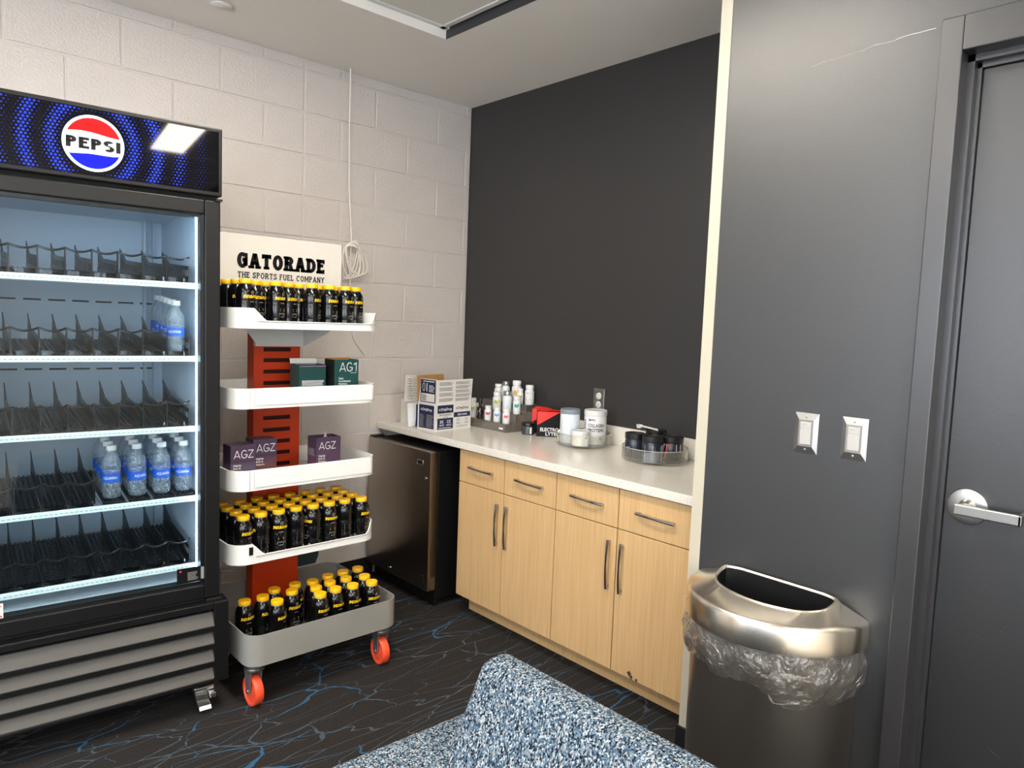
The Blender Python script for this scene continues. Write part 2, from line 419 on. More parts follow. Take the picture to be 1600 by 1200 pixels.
def header_print():
    """black header film with blue halftone dots in rings; backlit"""
    m = bpy.data.materials.new('header_halftone'); m.use_nodes = True; nt = m.node_tree; b = nt.nodes['Principled BSDF']
    L = nt.links.new; N = nt.nodes.new
    def M(op, a, c=None):
        n = N('ShaderNodeMath'); n.operation = op
        for i, q in enumerate((a, c)):
            if q is None: continue
            if isinstance(q, (int, float)): n.inputs[i].default_value = q
            else: L(q, n.inputs[i])
        return n.outputs[0]
    tc = N('ShaderNodeTexCoord'); s = N('ShaderNodeSeparateXYZ'); L(tc.outputs['Object'], s.inputs[0])
    x, z = s.outputs[0], M('SUBTRACT', s.outputs[2], 1.931)
    p = .0112; q = p*1.732
    def lat(ox, oz):
        fx = M('SUBTRACT', M('FLOORED_MODULO', M('ADD', x, 10+ox), p), p/2)
        fz = M('SUBTRACT', M('FLOORED_MODULO', M('ADD', z, 10+oz), q), q/2)
        return M('SQRT', M('ADD', M('MULTIPLY', fx, fx), M('MULTIPLY', fz, fz)))
    d = M('MINIMUM', lat(0, 0), lat(p/2, q/2))
    rr = M('SQRT', M('ADD', M('MULTIPLY', x, x), M('MULTIPLY', M('MULTIPLY', z, z), .8)))
    wv = M('SINE', M('ADD', M('MULTIPLY', rr, 2*pi/.069), 3.85))
    fade = N('ShaderNodeMapRange'); fade.inputs['From Min'].default_value = .20; fade.inputs['From Max'].default_value = .36; fade.inputs['To Min'].default_value = 1; fade.inputs['To Max'].default_value = 0
    L(rr, fade.inputs['Value'])
    rad = M('MULTIPLY', M('ADD', M('MULTIPLY', wv, .0017), .0022), fade.outputs[0])
    dot = M('LESS_THAN', d, rad)
    mx = N('ShaderNodeMixRGB'); L(dot, mx.inputs[0]); mx.inputs[1].default_value = (.0015, .0015, .002, 1); mx.inputs[2].default_value = (*lin((30, 48, 190)), 1)
    L(mx.outputs[0], b.inputs['Base Color']); b.inputs['Roughness'].default_value = .035; b.inputs['Specular IOR Level'].default_value = .28
    em = N('ShaderNodeMixRGB'); L(dot, em.inputs[0]); em.inputs[1].default_value = (0, 0, 0, 1); em.inputs[2].default_value = (*lin((40, 66, 235)), 1)
    L(em.outputs[0], b.inputs['Emission Color']); b.inputs['Emission Strength'].default_value = SIGN*.6
    return m

# ================================================================== STRUCTURE
H = 2.683
XB, YR = -5.6, -7.2
structure('floor', MB().box(XB, .15, -4.3, .15, -.1, 0), m_carpet, 'dark carpet with broken blue and grey branching lines', 'carpet')

structure('floor_rear', MB().box(XB, .15, YR, -4.3, -.1, 0), mat('pale_vinyl', (205, 198, 186), .5), 'pale vinyl floor behind the viewer', 'floor')  # unseen pale zone, added to bounce light up to the ceiling
# block wall: recessed mortar plane + each block of its own
wl = structure('wall_left', MB().box(XB, 0, .0054, .15, 0, H), m_mortar, 'painted concrete block wall, light warm grey', 'wall')
B = .2032; JX = -1.057; ZT = 2.835 - B    # control joint; z of first full course line
gj = .0075
def block_mesh(w, h):
    return MB().bbox(gj/2, w-gj/2, -.0, .03, gj/2, h-gj/2, .0035).mesh('block', m_block)
bcache = {}
def put_block(x0, x1, z0, z1):
    k = (round(x1-x0, 3), round(z1-z0, 3))
    if k not in bcache: bcache[k] = block_mesh(*k)
    link_mesh('block', bcache[k], wl, (x0, random.uniform(-.0012, .0012)+.001, z0))
top = 2.835 - B                        # first course line (h1)
courses = [(top, H)]
z = top
while z > .02:
    courses.append((max(0, z-B), z)); z -= B
for ci, (z0, z1) in enumerate(courses):
    # odd course index: full blocks start at the control joint, even: half block first
    half = (ci % 2 == 0)
    x = JX + gj*0
    first = True
    while x < -.002:
        w = B if (half and first) else 2*B
        put_block(x, min(x+w, 0), z0, z1); x += w; first = False
    x = JX; first = True
    while x > -3.3:
        w = B if (half and first) else 2*B
        put_block(x-w, x, z0, z1); x -= w; first = False
obj('wall_plaster', MB().box(XB, -3.45, .0, .02, 0, H), m_block, wl)
wb = structure('wall_back', MB().box(0, .15, -2.2, .15, 0, H), m_dark, 'charcoal painted wall above the counter', 'wall')
structure('wall_side', MB().box(-.6, .15, -2.25, -2.0985, 0, H), m_dark, 'return wall at the end of the counter alcove', 'wall')
DY0, DY1, DH = -2.790, -3.71, 2.134      # door opening
wr = structure('wall_right', MB().box(-.70, .0, -2.735, -2.137, 0, 2.9).box(-.70, 0, -3.80, -2.735, DH+.08, 2.9).box(-.70, 0, YR, -3.77, 0, 2.9), m_gray, 'slate grey satin wall with two light switches', 'wall')
structure('trim_1', MB().box(-.7025, -.59, -2.1372, -2.098, .097, 2.9), m_cream, 'narrow cream vertical corner edge beside the counter alcove', 'trim')
structure('wall_rear', MB().box(XB, 0, YR-.1, YR, 0, .95).box(XB, 0, YR-.1, YR, 2.45, 2.9).box(-2.9, 0, YR-.1, YR, .95, 2.45), mat('rear_wall', (226, 222, 214), .7), 'plain wall behind the viewer', 'wall')
w2 = root('window_2', 'wide bright window in the wall behind the viewer', 'window', (-4.2, YR, .95), kind='structure')
obj('window_pane', MB().box(XB, -2.9, YR-.06, YR-.055, .95, 2.45), mat('daylight_pane', (235, 242, 250), .4, emit=((226, 238, 255), DAYLIGHT_FILL)), w2)  # glowing pane out of view, added to light the block wall frontally
wf = MB().box(XB, XB+.05, YR-.08, YR+.01, .95, 2.45).box(-2.95, -2.9, YR-.08, YR+.01, .95, 2.45).box(XB+.05, -2.95, YR-.08, YR+.01, .95, 1.0).box(XB+.05, -2.95, YR-.08, YR+.01, 2.4, 2.45)
for k in (1, 2): wf.box(XB+.9*k-.025, XB+.9*k+.025, YR-.08, YR+.005, 1.0, 2.4)
obj('window_frame', wf, m_white, w2)
structure('wall_far', MB().box(XB-.1, XB, YR, .15, 0, .9).box(XB-.1, XB, YR, .15, 2.5, 2.9).box(XB-.1, XB, YR, -5.6, .9, 2.5).box(XB-.1, XB, -1.2, .15, .9, 2.5), mat('far_wall', (226, 222, 214), .7), 'plain wall on the far left', 'wall')
w1 = root('window_1', 'wide bright window in the far left wall', 'window', (XB, -3.4, .9), kind='structure')
obj('window_pane', MB().box(XB-.06, XB-.055, -5.6, -1.2, .9, 2.5), mat('daylight_pane', (235, 242, 250), .4, emit=((222, 236, 255), DAYLIGHT_FILL)), w1)  # unseen glowing pane, added to brighten the ceiling and walls
wf = MB().box(XB-.08, XB+.01, -5.6, -5.55, .9, 2.5).box(XB-.08, XB+.01, -1.25, -1.2, .9, 2.5).box(XB-.08, XB+.01, -5.55, -1.25, .9, .95).box(XB-.08, XB+.01, -5.55, -1.25, 2.45, 2.5)
for k in (1, 2, 3): wf.box(XB-.08, XB+.005, -5.6+1.1*k-.025, -5.6+1.1*k+.025, .95, 2.45)
obj('window_frame', wf, m_white, w1)
structure('baseboard_right', MB().bbox(-.708, -.70, -2.733, -2.096, 0, .097, .002).box(-.708, -.6, -2.098, -2.090, 0, .097), m_base, 'black rubber base along the slate wall', 'baseboard')
structure('baseboard_left', MB().bbox(-4.5, -.62, -.010, -.002, 0, .1, .002), m_base, 'black rubber base along the block wall', 'baseboard')
# ceiling: plaster soffit round a raised tile field
SX, SY = -.734, -.713
ce = structure('ceiling', MB().box(XB, .15, SY, .15, H, H+.2).box(SX, .15, YR, SY, H, H+.2), m_ceil, 'plain plaster ceiling border, warm grey', 'ceiling')
ZC = 2.722
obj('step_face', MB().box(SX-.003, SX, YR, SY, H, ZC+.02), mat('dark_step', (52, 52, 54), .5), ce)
obj('step_edge', MB().box(XB, SX-.003, SY-.003, SY, H, ZC+.02), m_ceil, ce)
obj('tile_backing', MB().box(XB, SX, YR, SY, ZC+.03, ZC+.1), m_void, ce)
tile_me = MB().bbox(.004, .606, .004, .606, 0, .015, .003).mesh('tile', m_tile)
nx = 8; ny = 11; T = .61
tro = set()
tx0, ty0 = SX-.028, SY-.016
for i in range(nx):
    for j in range(ny):
        x1 = tx0-i*T; y1 = ty0-j*T
        if x1-T < XB or y1-T < YR: continue
        cx, cy = x1-T/2, y1-T/2
        if any(abs(cx-a) < .0 and abs(cy-b) < .62 for a, b in TROFFERS): continue
        link_mesh('ceiling_tile', tile_me, ce, (x1-T, y1-T, ZC+.004))
g = MB()
for i in range(nx+1): g.box(tx0-i*T-.012, tx0-i*T+.012, YR, SY, ZC-.001, ZC+.006)
for j in range(ny+1): g.box(XB, SX, ty0-j*T-.012, ty0-j*T+.012, ZC-.001, ZC+.006)
obj('ceiling_grid', g, m_white, ce)
m_lamp = mat('lamp_diffuser', (250, 248, 242), .5, emit=((255, 245, 230), LAMP))
for i, (lx, ly) in enumerate(TROFFERS):
    lr = root('ceiling_light', 'flush rectangular ceiling light panel, '+ORD[i]+' of the ceiling grid', 'light', (lx, ly, ZC), group='ceiling light panels')
    obj('diffuser', MB().box(lx-.12, lx+.12, ly-.57, ly+.57, ZC-.002, ZC+.002), m_lamp, lr)
    f = MB()
    f.box(lx-.155, lx-.12, ly-.61, ly+.61, ZC-.006, ZC+.01).box(lx+.12, lx+.155, ly-.61, ly+.61, ZC-.006, ZC+.01)
    f.box(lx-.12, lx+.12, ly-.61, ly-.57, ZC-.006, ZC+.01).box(lx-.12, lx+.12, ly+.57, ly+.61, ZC-.006, ZC+.01)
    obj('light_frame', f, m_white, lr)

CR = [(-2.40, 2.190), (-2.457, 2.195), (-2.534, 2.199), (-2.567, 2.204), (-2.622, 2.206), (-2.668, 2.211), (-2.716, 2.209)]
P = []
for (a, b), (c_, d_) in zip(CR[:-1], CR[1:]):
    n = 5
    for i in range(n):
        y0, y1 = a+(c_-a)*i/n, a+(c_-a)*(i+1)/n; z0, z1 = b+(d_-b)*i/n+.0012*sin(37*i+a*90), b+(d_-b)*(i+1)/n+.0012*sin(37*(i+1)+a*90)
        w = .00012+.0008*min(1, max(0, (-2.50-a)/.12))
        P.append([(-y0, z0-w), (-y1, z1-w), (-y1, z1+w), (-y0, z0+w)])
print_on('paint_crack', P, (-.7006, 0, 0), (0, -1, 0), (0, 0, 1), mat('crack_pale', (190, 186, 178), .7), wr, True)
# door with its frame
d1 = root('door_1', 'dark slate door with steel frame and lever handle', 'door', (-.66, -3.25, 0), kind='structure')
y_o, y_i = -2.735, -2.786
f = MB()
f.bbox(-.722, -.60, y_o, y_i, 0, DH+.085, .003).bbox(-.722, -.60, y_i, DY1-.02, DH, DH+.085, .003).bbox(-.722, -.60, -3.715, -3.77, 0, DH+.085, .003)
obj('door_frame', f, m_frame, d1)
st = MB()
st.box(-.672, -.60, y_i+.001, y_i-.016, 0, DH).box(-.672, -.60, y_i, -3.715, DH-.016, DH+.001)
st.box(-.65, -.60, y_i, y_i-.026, 0, DH-.01).box(-.65, -.60, y_i, -3.715, DH-.028, DH)
obj('door_stop', st, m_frame, d1)
obj('door_leaf', MB().bbox(-.640, -.595, y_i-.027, -3.713, .01, DH-.029, .002), m_door, d1)
SC = [(-2.923, .822, .0010), (-2.903, .689, .0009), (-2.913, .686, .0009), (-2.963, .714, .0012), (-2.947, .690, .0008), (-2.937, .453, .0007), (-2.957, .455, .0007), (-2.986, .457, .0008)]
P = []
for a, b, c_ in SC: P += disc(-a, b, c_, 6)
for i in range(6): P.append([(2.962+.004*i, .408-.0026*i), (2.966+.004*i, .4054-.0026*i), (2.966+.004*i, .4064-.0026*i), (2.962+.004*i, .409-.0026*i)])
print_on('scuff_marks', P, (-.6406, 0, 0), (0, -1, 0), (0, 0, 1), mat('scuff_pale', (120, 118, 114), .7), d1, True)
hy, hz, hx = -2.868, 1.012, -.640
hd = obj('lever_rose', MB().lathe([(.0, 0), (.046, 0), (.047, .004), (.045, .010), (.038, .012), (.020, .0125), (.0185, .016), (.017, .030), (.014, .034)], 40).xf(Matrix.Translation((hx, hy, hz)) @ Matrix.Rotation(-pi/2, 4, 'Y')), m_steel, d1, smooth=True)
lv = MB()
lv.tube([(hx-.02, hy, hz), (hx-.058, hy, hz)], .0105, 16)
lv.bbox(hx-.066, hx-.054, hy+.016, hy-.128, hz-.0135, hz+.0135, .003)
lv.bbox(hx-.066, hx-.014, hy-.118, hy-.128, hz-.0135, hz+.0135, .003)
obj('lever', lv, m_steel, d1)

# ================================================================== FIXTURES
def switch(y, z, lab):
    r = root('light_switch', lab, 'switch', (-.70, y, z), group='light switches on the slate wall')
    w, h, t = .035, .0585, .006
    x = -.70
    mb = MB()
    o = [(-w, -h), (w, -h), (w, h), (-w, h)]; i1 = [(-w*.62, -h*.66), (w*.62, -h*.66), (w*.62, h*.66), (-w*.62, h*.66)]
    V = [(x, y+a, z+b) for a, b in o]+[(x-.0015, y+a, z+b) for a, b in o]+[(x-t, y+a*1.0, z+b) for a, b in i1]
    F = [(0,1,5,4),(1,2,6,5),(2,3,7,6),(3,0,4,7),(4,5,9,8),(5,6,10,9),(6,7,11,10),(7,4,8,11),(8,9,10,11)]
    mb.add(V, F)
    obj('cover_plate', mb, m_steel, r)
    rk = obj('rocker', MB().bbox(x-.0085, x-t+.001, y-.0165, y+.0165, z-.033, z+.033, .002), mat('rocker_white', (176, 174, 170), .4), r)
    obj('button_line', MB().box(x-.0089, x-.0083, y-.016, y+.016, z+.0145, z+.0155), m_gprint, rk)
    print_on('printed_label', font('Zone 1', .0028), (x-.0089, y+.003, z+.024), (0, -1, 0), (0, 0, 1), m_kprint, rk, True)
    for s in (-1, 1):
        obj('screw', MB().lathe([(.0034, 0), (.003, .0012), (0, .0016)], 12).xf(Matrix.Translation((x-.0045, y, z+s*.0475)) @ Matrix.Rotation(-pi/2, 4, 'Y')), m_zinc, r, smooth=True)
switch(-2.462, 1.1485, 'left light switch, white rocker in steel plate on the slate wall')
switch(-2.5975, 1.1515, 'right light switch, nearer the door frame, steel plate with white rocker')
r = root('wall_outlet', 'steel duplex outlet plate on the charcoal wall behind the white tubs', 'outlet', (0, -1.083, 1.065))
obj('cover_plate', MB().bbox(-.006, 0, -1.118, -1.048, 1.007, 1.123, .0025), m_steel, r)
for s in (-1, 1):
    k = obj('socket', MB().lathe([(.0165, 0), (.0165, .003), (.015, .004), (0, .004)], 20).xf(Matrix.Translation((-.005, -1.083, 1.065+s*.0215)) @ Matrix.Rotation(-pi/2, 4, 'Y')), m_white, r, smooth=True)
    obj('slots', MB().box(-.0096, -.0088, -1.090, -1.088, 1.065+s*.0215, 1.065+s*.0215+.009).box(-.0096, -.0088, -1.078, -1.076, 1.065+s*.0215, 1.065+s*.0215+.008).box(-.0096, -.0088, -1.0845, -1.0805, 1.065+s*.0215-.009, 1.065+s*.0215-.005), m_kprint, k)
# ceiling sprinkler cover
tag(obj('sprinkler_cover', MB().lathe([(.030, 0), (.030, -.005), (.041, -.005), (.041, -.007), (.036, -.0095), (0, -.010)], 36, -1.581, -.318, H), m_ceil, smooth=True), 'round concealed sprinkler cover on the plaster ceiling', 'sprinkler')
# hanging cable with coil
r = root('hanging_cable', 'thin white cable hanging from the ceiling with a coil tied halfway', 'cable', (-.83, -.05, H))
m_cable = mat('white_cable', (236, 230, 220), .5)
pts = [(-.834, -.05, H), (-.834, -.048, 2.4), (-.828, -.045, 2.1), (-.815, -.04, 1.95), (-.805, -.036, 1.84)]
obj('cord', MB().tube(pts, .0032, 8), m_cable, r, smooth=True)
for k in range(6):
    n = 40; ph = k*.5; w = .040+.007*(k % 3); hh = .104-.006*k; tl = radians(-14+6.0*k); L = []
    for i in range(n):
        a = 2*pi*i/n
        dx, dz = w*cos(a), hh*sin(a)
        L.append((-.80+dx*cos(tl)-dz*sin(tl)+.011*(k-2)*(1-dz/hh)*.6, -.026-.0045*k+.004*sin(3*a+ph), 1.73+dz*cos(tl)+dx*sin(tl)+.004*sin(2*a+ph)))
    obj('coil_loop', MB().tube(L, .003, 6, True), m_cable, r, smooth=True)
obj('cord_tail', MB().tube([(-.805, -.036, 1.84), (-.80, -.02, 1.72), (-.795, -.016, 1.5), (-.785, -.012, 1.40), (-.77, -.012, 1.33), (-.74, -.010, 1.28), (-.70, -.010, 1.235)], .0028, 8), m_cable, r, smooth=True)

# ================================================================== COUNTER AND CABINETS
C = .860
ct = root('countertop', 'pale speckled quartz countertop with low backsplash along the charcoal wall', 'countertop', (-.3, -1.05, C))
obj('slab', MB().bbox(-.609, -.002, -2.097, -.004, C-.035, C, .003), m_counter, ct)
obj('backsplash', MB().bbox(-.022, -.002, -2.097, -.03, C+.0005, C+.092, .002), m_counter, ct)
tag(obj('counter_bracket', MB().prism([(-.60, C-.036), (-.55, C-.036), (-.55, C-.10)], 'y', -.032, -.004), m_gprint), 'small grey wall bracket under the left end of the countertop', 'bracket')

def pull(p0, p1, out, r=.0056):
    """arched chrome bar pull from p0 to p1 bowing towards -x"""
    p0, p1 = Vector(p0), Vector(p1); n = 17; P = []; R = []
    for i in range(n):
        t = i/(n-1); P.append(p0.lerp(p1, t)+Vector((-out*(.62+.38*sin(pi*t)), 0, 0))); R.append(r*(.75+.45*abs(2*t-1)))
    mb = MB().tube(P, R, 10)
    d = (p1-p0).normalized()
    for q in (p0+d*.008, p1-d*.008):
        mb.tube([q+Vector((.001, 0, 0)), q+Vector((-out*.68, 0, 0))], .0055, 10)
    return mb
XF = -.588                                    # cabinet front face
ZD0, ZD1, ZS = .100, .6605, .664              # doors, split, drawers
def cabinet(ya, yb, lab, idx):
    r = root('base_cabinet', lab, 'cabinet', (-.3, (ya+yb)/2, 0), group='oak base cabinets')
    obj('carcass', MB().box(-.552, -.03, yb+.001, ya-.001, ZD0, C-.036), m_wood, r)
    obj('toe_kick', MB().box(-.50, -.03, yb+.001, ya-.001, 0, ZD0), m_wood, r)
    ym = (ya+yb)/2
    for k, (a, b) in enumerate(((ya, ym), (ym, yb))):
        dr = obj('drawer', MB().bbox(XF, -.567, b+.0024, a-.0024, ZS, C-.042, .0015), m_wood, r)
        yc = (a+b)/2; hl = .084
        hp = {0: -.893, 1: -1.217, 2: -1.55, 3: -1.881}[idx*2+k]
        obj('handle', pull((XF, hp+hl, .745), (XF, hp-hl, .741), .022), m_chrome, dr, smooth=True)
        do = obj('door', MB().bbox(XF, -.567, b+.0024, a-.0024, ZD0, ZD1, .0015), m_wood, r)
        hy = (ym+.032) if k == 0 else (ym-.032)
        obj('handle', pull((XF, hy, .612), (XF, hy, .418), .022), m_chrome, do, smooth=True)
        if idx == 1 and k == 1:
            for (yy, zz, s) in ((-1.795, .118, .011), (-1.805, .108, .009), (-1.83, .106, .007)):
                P = [[(s*(1+.5*sin(3*a+zz*50))*cos(a)*.8, s*(1+.4*sin(5*a))*sin(a)) for a in [2*pi*i/14 for i in range(14)]]]
                print_on('chip', P, (XF-.0006, yy, zz), (0, -1, 0), (0, 0, 1), mat('chip_dark', (60, 48, 38), .8), do, True)
cabinet(-.722, -1.372, 'left oak base cabinet with two drawers and two doors beside the mini fridge', 0)
cabinet(-1.372, -2.034, 'right oak base cabinet with two drawers and two doors, chipped at the bottom', 1)
tag(obj('filler_strip', MB().box(-.570, -.03, -2.096, -2.0355, 0, C-.037), m_wood), 'narrow oak filler strip between right cabinet and cream edge', 'filler')

# mini fridge under the counter
m_mf = mat('dark_stainless', (166, 157, 146), .28, metal=1, noise=(3, .04))
m_mfe = mat('stainless_edge', (170, 160, 148), .25, metal=1)
mf = root('mini_fridge', 'dark stainless under-counter mini fridge beside the block wall', 'fridge', (-.33, -.32, 0))
obj('body', MB().bbox(-.622, -.06, -.600, -.040, .03, .785, .006), m_blackmetal, mf)
obj('kick_plate', MB().box(-.625, -.60, -.598, -.045, .012, .08), m_black, mf)
dd = obj('door', MB().bbox(-.677, -.630, -.607, -.036, .088, .789, .006), m_mf, mf, smooth=True)
obj('door_gasket', MB().box(-.631, -.621, -.600, -.044, .095, .782), m_black, mf)
obj('door_edge', MB().bbox(-.6775, -.630, -.6085, -.6055, .092, .785, .001), m_mfe, dd)
obj('badge', MB().bbox(-.681, -.676, -.548, -.50, .715, .742, .004), m_zinc, dd, smooth=True)
obj('badge_inset', MB().box(-.6822, -.680, -.541, -.507, .721, .736), m_kprint, dd)
obj('lock', MB().lathe([(.008, 0), (.008, .004), (.005, .005), (0, .005)], 14).xf(Matrix.Translation((-.677, -.575, .655)) @ Matrix.Rotation(-pi/2, 4, 'Y')), m_chrome, dd, smooth=True)
obj('lower_button', MB().lathe([(.007, 0), (.007, .004), (0, .006)], 14).xf(Matrix.Translation((-.677, -.27, .118)) @ Matrix.Rotation(-pi/2, 4, 'Y')), m_chrome, dd, smooth=True)
obj('lower_badge', MB().bbox(-.6795, -.676, -.575, -.550, .125, .165, .003), m_mf, dd)
obj('hinge', MB().bbox(-.672, -.60, -.075, -.040, .789, .797, .002), m_black, mf)
for yy in (-.57, -.07):
    obj('foot', MB().lathe([(.018, 0), (.018, .012), (.010, .014), (.010, .032)], 14, -.60, yy, 0), m_black, mf)

# ================================================================== PEPSI COOLER
FR = radians(-4.5)
fx = root('beverage_cooler', 'tall black glass-door beverage cooler with a lit blue dotted header', 'cooler', (-2.1668, -.8502, 0), FR)
def fo(name, mb, m, parent=None, smooth=False):     # local coordinates of the cooler
    return obj(name, mb, m, parent or fx, world=False, smooth=smooth)
W2, DEP = .38, .76
m_inner = mat('cooler_liner', (196, 212, 226), .35)
# shell
fo('cabinet_shell', MB().box(-W2, -.345, .05, DEP, .12, 2.04).box(.345, W2, .05, DEP, .12, 2.04).box(-.345, .345, .66, DEP, .12, 2.04).box(-.345, .345, .05, .66, 1.80, 2.04).box(-.345, .345, .05, .66, .12, .455), m_blackmetal)
fo('inner_liner', MB().box(-.345, -.327, .055, .66, .455, 1.80).box(.327, .345, .055, .66, .455, 1.80).box(-.327, .327, .64, .66, .455, 1.80).box(-.327, .327, .055, .64, 1.78, 1.80).box(-.327, .327, .055, .64, .455, .475), m_inner)
# vent slots in the back panel, above each shelf
vs = MB()
for zz in (1.452, 1.19, .945):
    for k in range(8): vs.box(-.30+k*.078, -.30+k*.078+.055, .636, .6405, zz, zz+.006)
fo('back_vent_slots', vs, m_kprint)
fo('back_duct', MB().box(.255, .262, .60, .640, .475, 1.78).box(.290, .294, .61, .640, .475, 1.78), m_inner)
# header
fo('header_box', MB().bbox(-W2, W2, -.012, .06, 1.822, 2.047, .004), m_blackmetal)
fo('header_panel', MB().box(-W2+.012, W2-.012, -.0145, -.0115, 1.836, 2.034), header_print())
LG = (0, -.0165, 1.931); ex3, ez3 = (1, 0, 0), (0, 0, 1)
def emis(n, c): return mat(n, c, .1, spec=.3, emit=(c, SIGN*(1 if min(c) > 100 else .7)))
Rg = .0835
lg = print_on('logo_disc', disc(0, 0, Rg, 64), LG, ex3, ez3, emis('logo_white', (222, 240, 245)), fx)
def wave(x): return .014*sin(x/Rg*pi*.5*1.9+.2)-.002
r2 = Rg*.90
xs = [-r2+2*r2*i/40 for i in range(41)]
def cap_region(side):
    """part of the inner disc above / below the wavy band"""
    P = []
    for i in range(40):
        q = []
        for x in (xs[i], xs[i+1]):
            yb = math.sqrt(max(0, r2*r2-x*x))
            e = (.0285+.005*cos((x/r2+.35)*2.4)) if side > 0 else (-.0345+.010*max(0, x/r2)**2+.003*cos(x/r2*3))
            q.append((x, e, yb))
        (xa, ea, ya), (xb, eb, yb2) = q
        if side > 0:
            if ya <= ea and yb2 <= eb: continue
            P.append([(xa, min(ea, ya)), (xb, min(eb, yb2)), (xb, yb2), (xa, ya)])
        else:
            if -ya >= ea and -yb2 >= eb: continue
            P.append([(xa, -ya), (xb, -yb2), (xb, max(eb, -yb2)), (xa, max(ea, -ya))])
    return P
print_on('logo_red', cap_region(1), (0, -.0172, 1.931), ex3, ez3, emis('logo_red', (235, 20, 22)), fx)
print_on('logo_blue', cap_region(-1), (0, -.0172, 1.931), ex3, ez3, emis('logo_blue', (12, 20, 200)), fx)
P, wd_ = word('PEPSI', .0335, .34, 0, .12, width=.146)
print_on('logo_lettering', shift(P, -wd_/2, -.0190), (0, -.0178, 1.931), ex3, ez3, m_kprint, fx)
# door
dr = fo('door_frame', MB().bbox(-W2+.002, -.325, -.0, .045, .424, 1.808, .004).bbox(.327, W2-.002, -.0, .045, .424, 1.808, .004).bbox(-.325, .327, 0, .045, 1.760, 1.808, .004).bbox(-.325, .327, 0, .045, .424, .474, .004), m_blackmetal)
fo('door_inner_frame', MB().box(-.327, -.316, .012, .05, .474, 1.76).box(.316, .327, .012, .05, .474, 1.76).box(-.316, .316, .012, .05, 1.749, 1.76).box(-.316, .316, .012, .05, .474, .485), m_black, dr)
fo('glass_pane', MB().box(-.326, .326, .010, .014, .474, 1.76), clear_mat('cooler_glass', (243, 248, 250), .01, .42), dr)
fo('gap_panel', MB().box(-W2+.01, W2-.01, .01, .06, 1.806, 1.824), m_void)
fo('hinge_bracket', MB().bbox(.33, .385, -.012, .03, .405, .423, .003), m_blackmetal)
fo('hinge_bracket', MB().box(.36, .383, -.006, .02, 1.808, 1.815), m_blackmetal)
fo('kick_gap', MB().box(-W2+.01, W2-.01, .015, .06, .40, .43), m_void)
# sticker (code omitted) and left corner sticker
sk = fo('info_sticker', MB().box(.238, .333, .0088, .0099, .489, .542), m_kprint, dr)
print_on('sticker_text', bars(.272, .308, .497, .528, 6, .4)+R_(.316, .495, .326, .538), (0, .0082, 0), ex3, ez3, m_gprint, sk)
print_on('sticker_mark', disc(.249, .532, .004, 12), (0, .0082, 0), ex3, ez3, mat('red_print', (205, 40, 45), .5), sk)
s2 = fo('corner_sticker', MB().box(-.300, -.252, .0088, .0099, .484, .530), m_carton, dr)
print_on('sticker_mark', R_(-.29, .520, -.256, .523)+disc(-.258, .490, .003, 10), (0, .0082, 0), ex3, ez3, mat('red_print', (205, 40, 45), .5), s2)
# grille
fo('grille_frame', MB().bbox(.352, .402, -.025, .05, .118, .412, .003).bbox(-.402, -.352, -.025, .05, .118, .412, .003).bbox(-.352, .352, -.025, .05, .386, .412, .003).bbox(-.352, .352, -.025, .05, .118, .130, .002).box(-.352, .352, .03, .05, .12, .41), m_blackmetal)
m_slat = mat('grille_slat_grey', (69, 67, 64), .42)
slme = MB().prism([(-.002, .044), (.004, .046), (-.022, 0), (-.028, 0), (-.028, .003)], 'x', -.352, .352).mesh('grille_slat', m_slat)
for zz in (.326, .262, .197, .133): link_mesh('grille_slat', slme, fx, (0, .0, zz))
fo('grille_bars', MB().box(-.352, .352, -.027, .01, .308, .326).box(-.352, .352, -.027, .01, .244, .262).box(-.352, .352, -.027, .01, .179, .197), m_blackmetal)  # black strips filling the slat gaps, the shade there put into their colour
# casters
for (cx, cy) in ((.335, .11), (-.335, .11), (.335, .66), (-.335, .66)):
    k = fo('caster_mount', MB().bbox(cx-.035, cx+.035, cy-.04, cy+.04, .105, .122, .003).box(cx-.02, cx-.015, cy-.03, cy+.02, .03, .106).box(cx+.015, cx+.02, cy-.03, cy+.02, .03, .106), m_zinc)
    fo('caster_wheel', MB().lathe([(0, -.012), (.034, -.012), (.036, -.008), (.036, .008), (.034, .012), (0, .012)], 24).xf(Matrix.Translation((cx, cy+.005, .0365)) @ Matrix.Rotation(pi/2, 4, 'Y')), m_black, k, True)
    if cy < .3:
        fo('brake_pedal', MB().prism([(cy-.02, .090), (cy-.085, .038), (cy-.115, .030), (cy-.122, .018), (cy-.085, .026), (cy-.015, .066)], 'x', cx-.028, cx+.012).bbox(cx-.034, cx+.034, cy-.075, cy-.02, .064, .080, .003).bbox(cx+.014, cx+.036, cy-.095, cy-.03, .040, .062, .004), mat('brake_zinc', (215, 215, 215), .28, metal=1), k)
# LED strips at both door jambs
m_led = mat('led_strip', (250, 252, 255), .5, emit=((214, 234, 255), LED))
for s in (-1, 1):
    fo('led_channel', MB().box(s*.327, s*.317, .058, .072, .50, 1.76), m_white)
    fo('led_strip', MB().box(s*.317, s*.3145, .060, .070, .51, 1.75), m_led)
fo('led_strip', MB().box(-.31, .31, .062, .070, 1.774, 1.779), m_led)
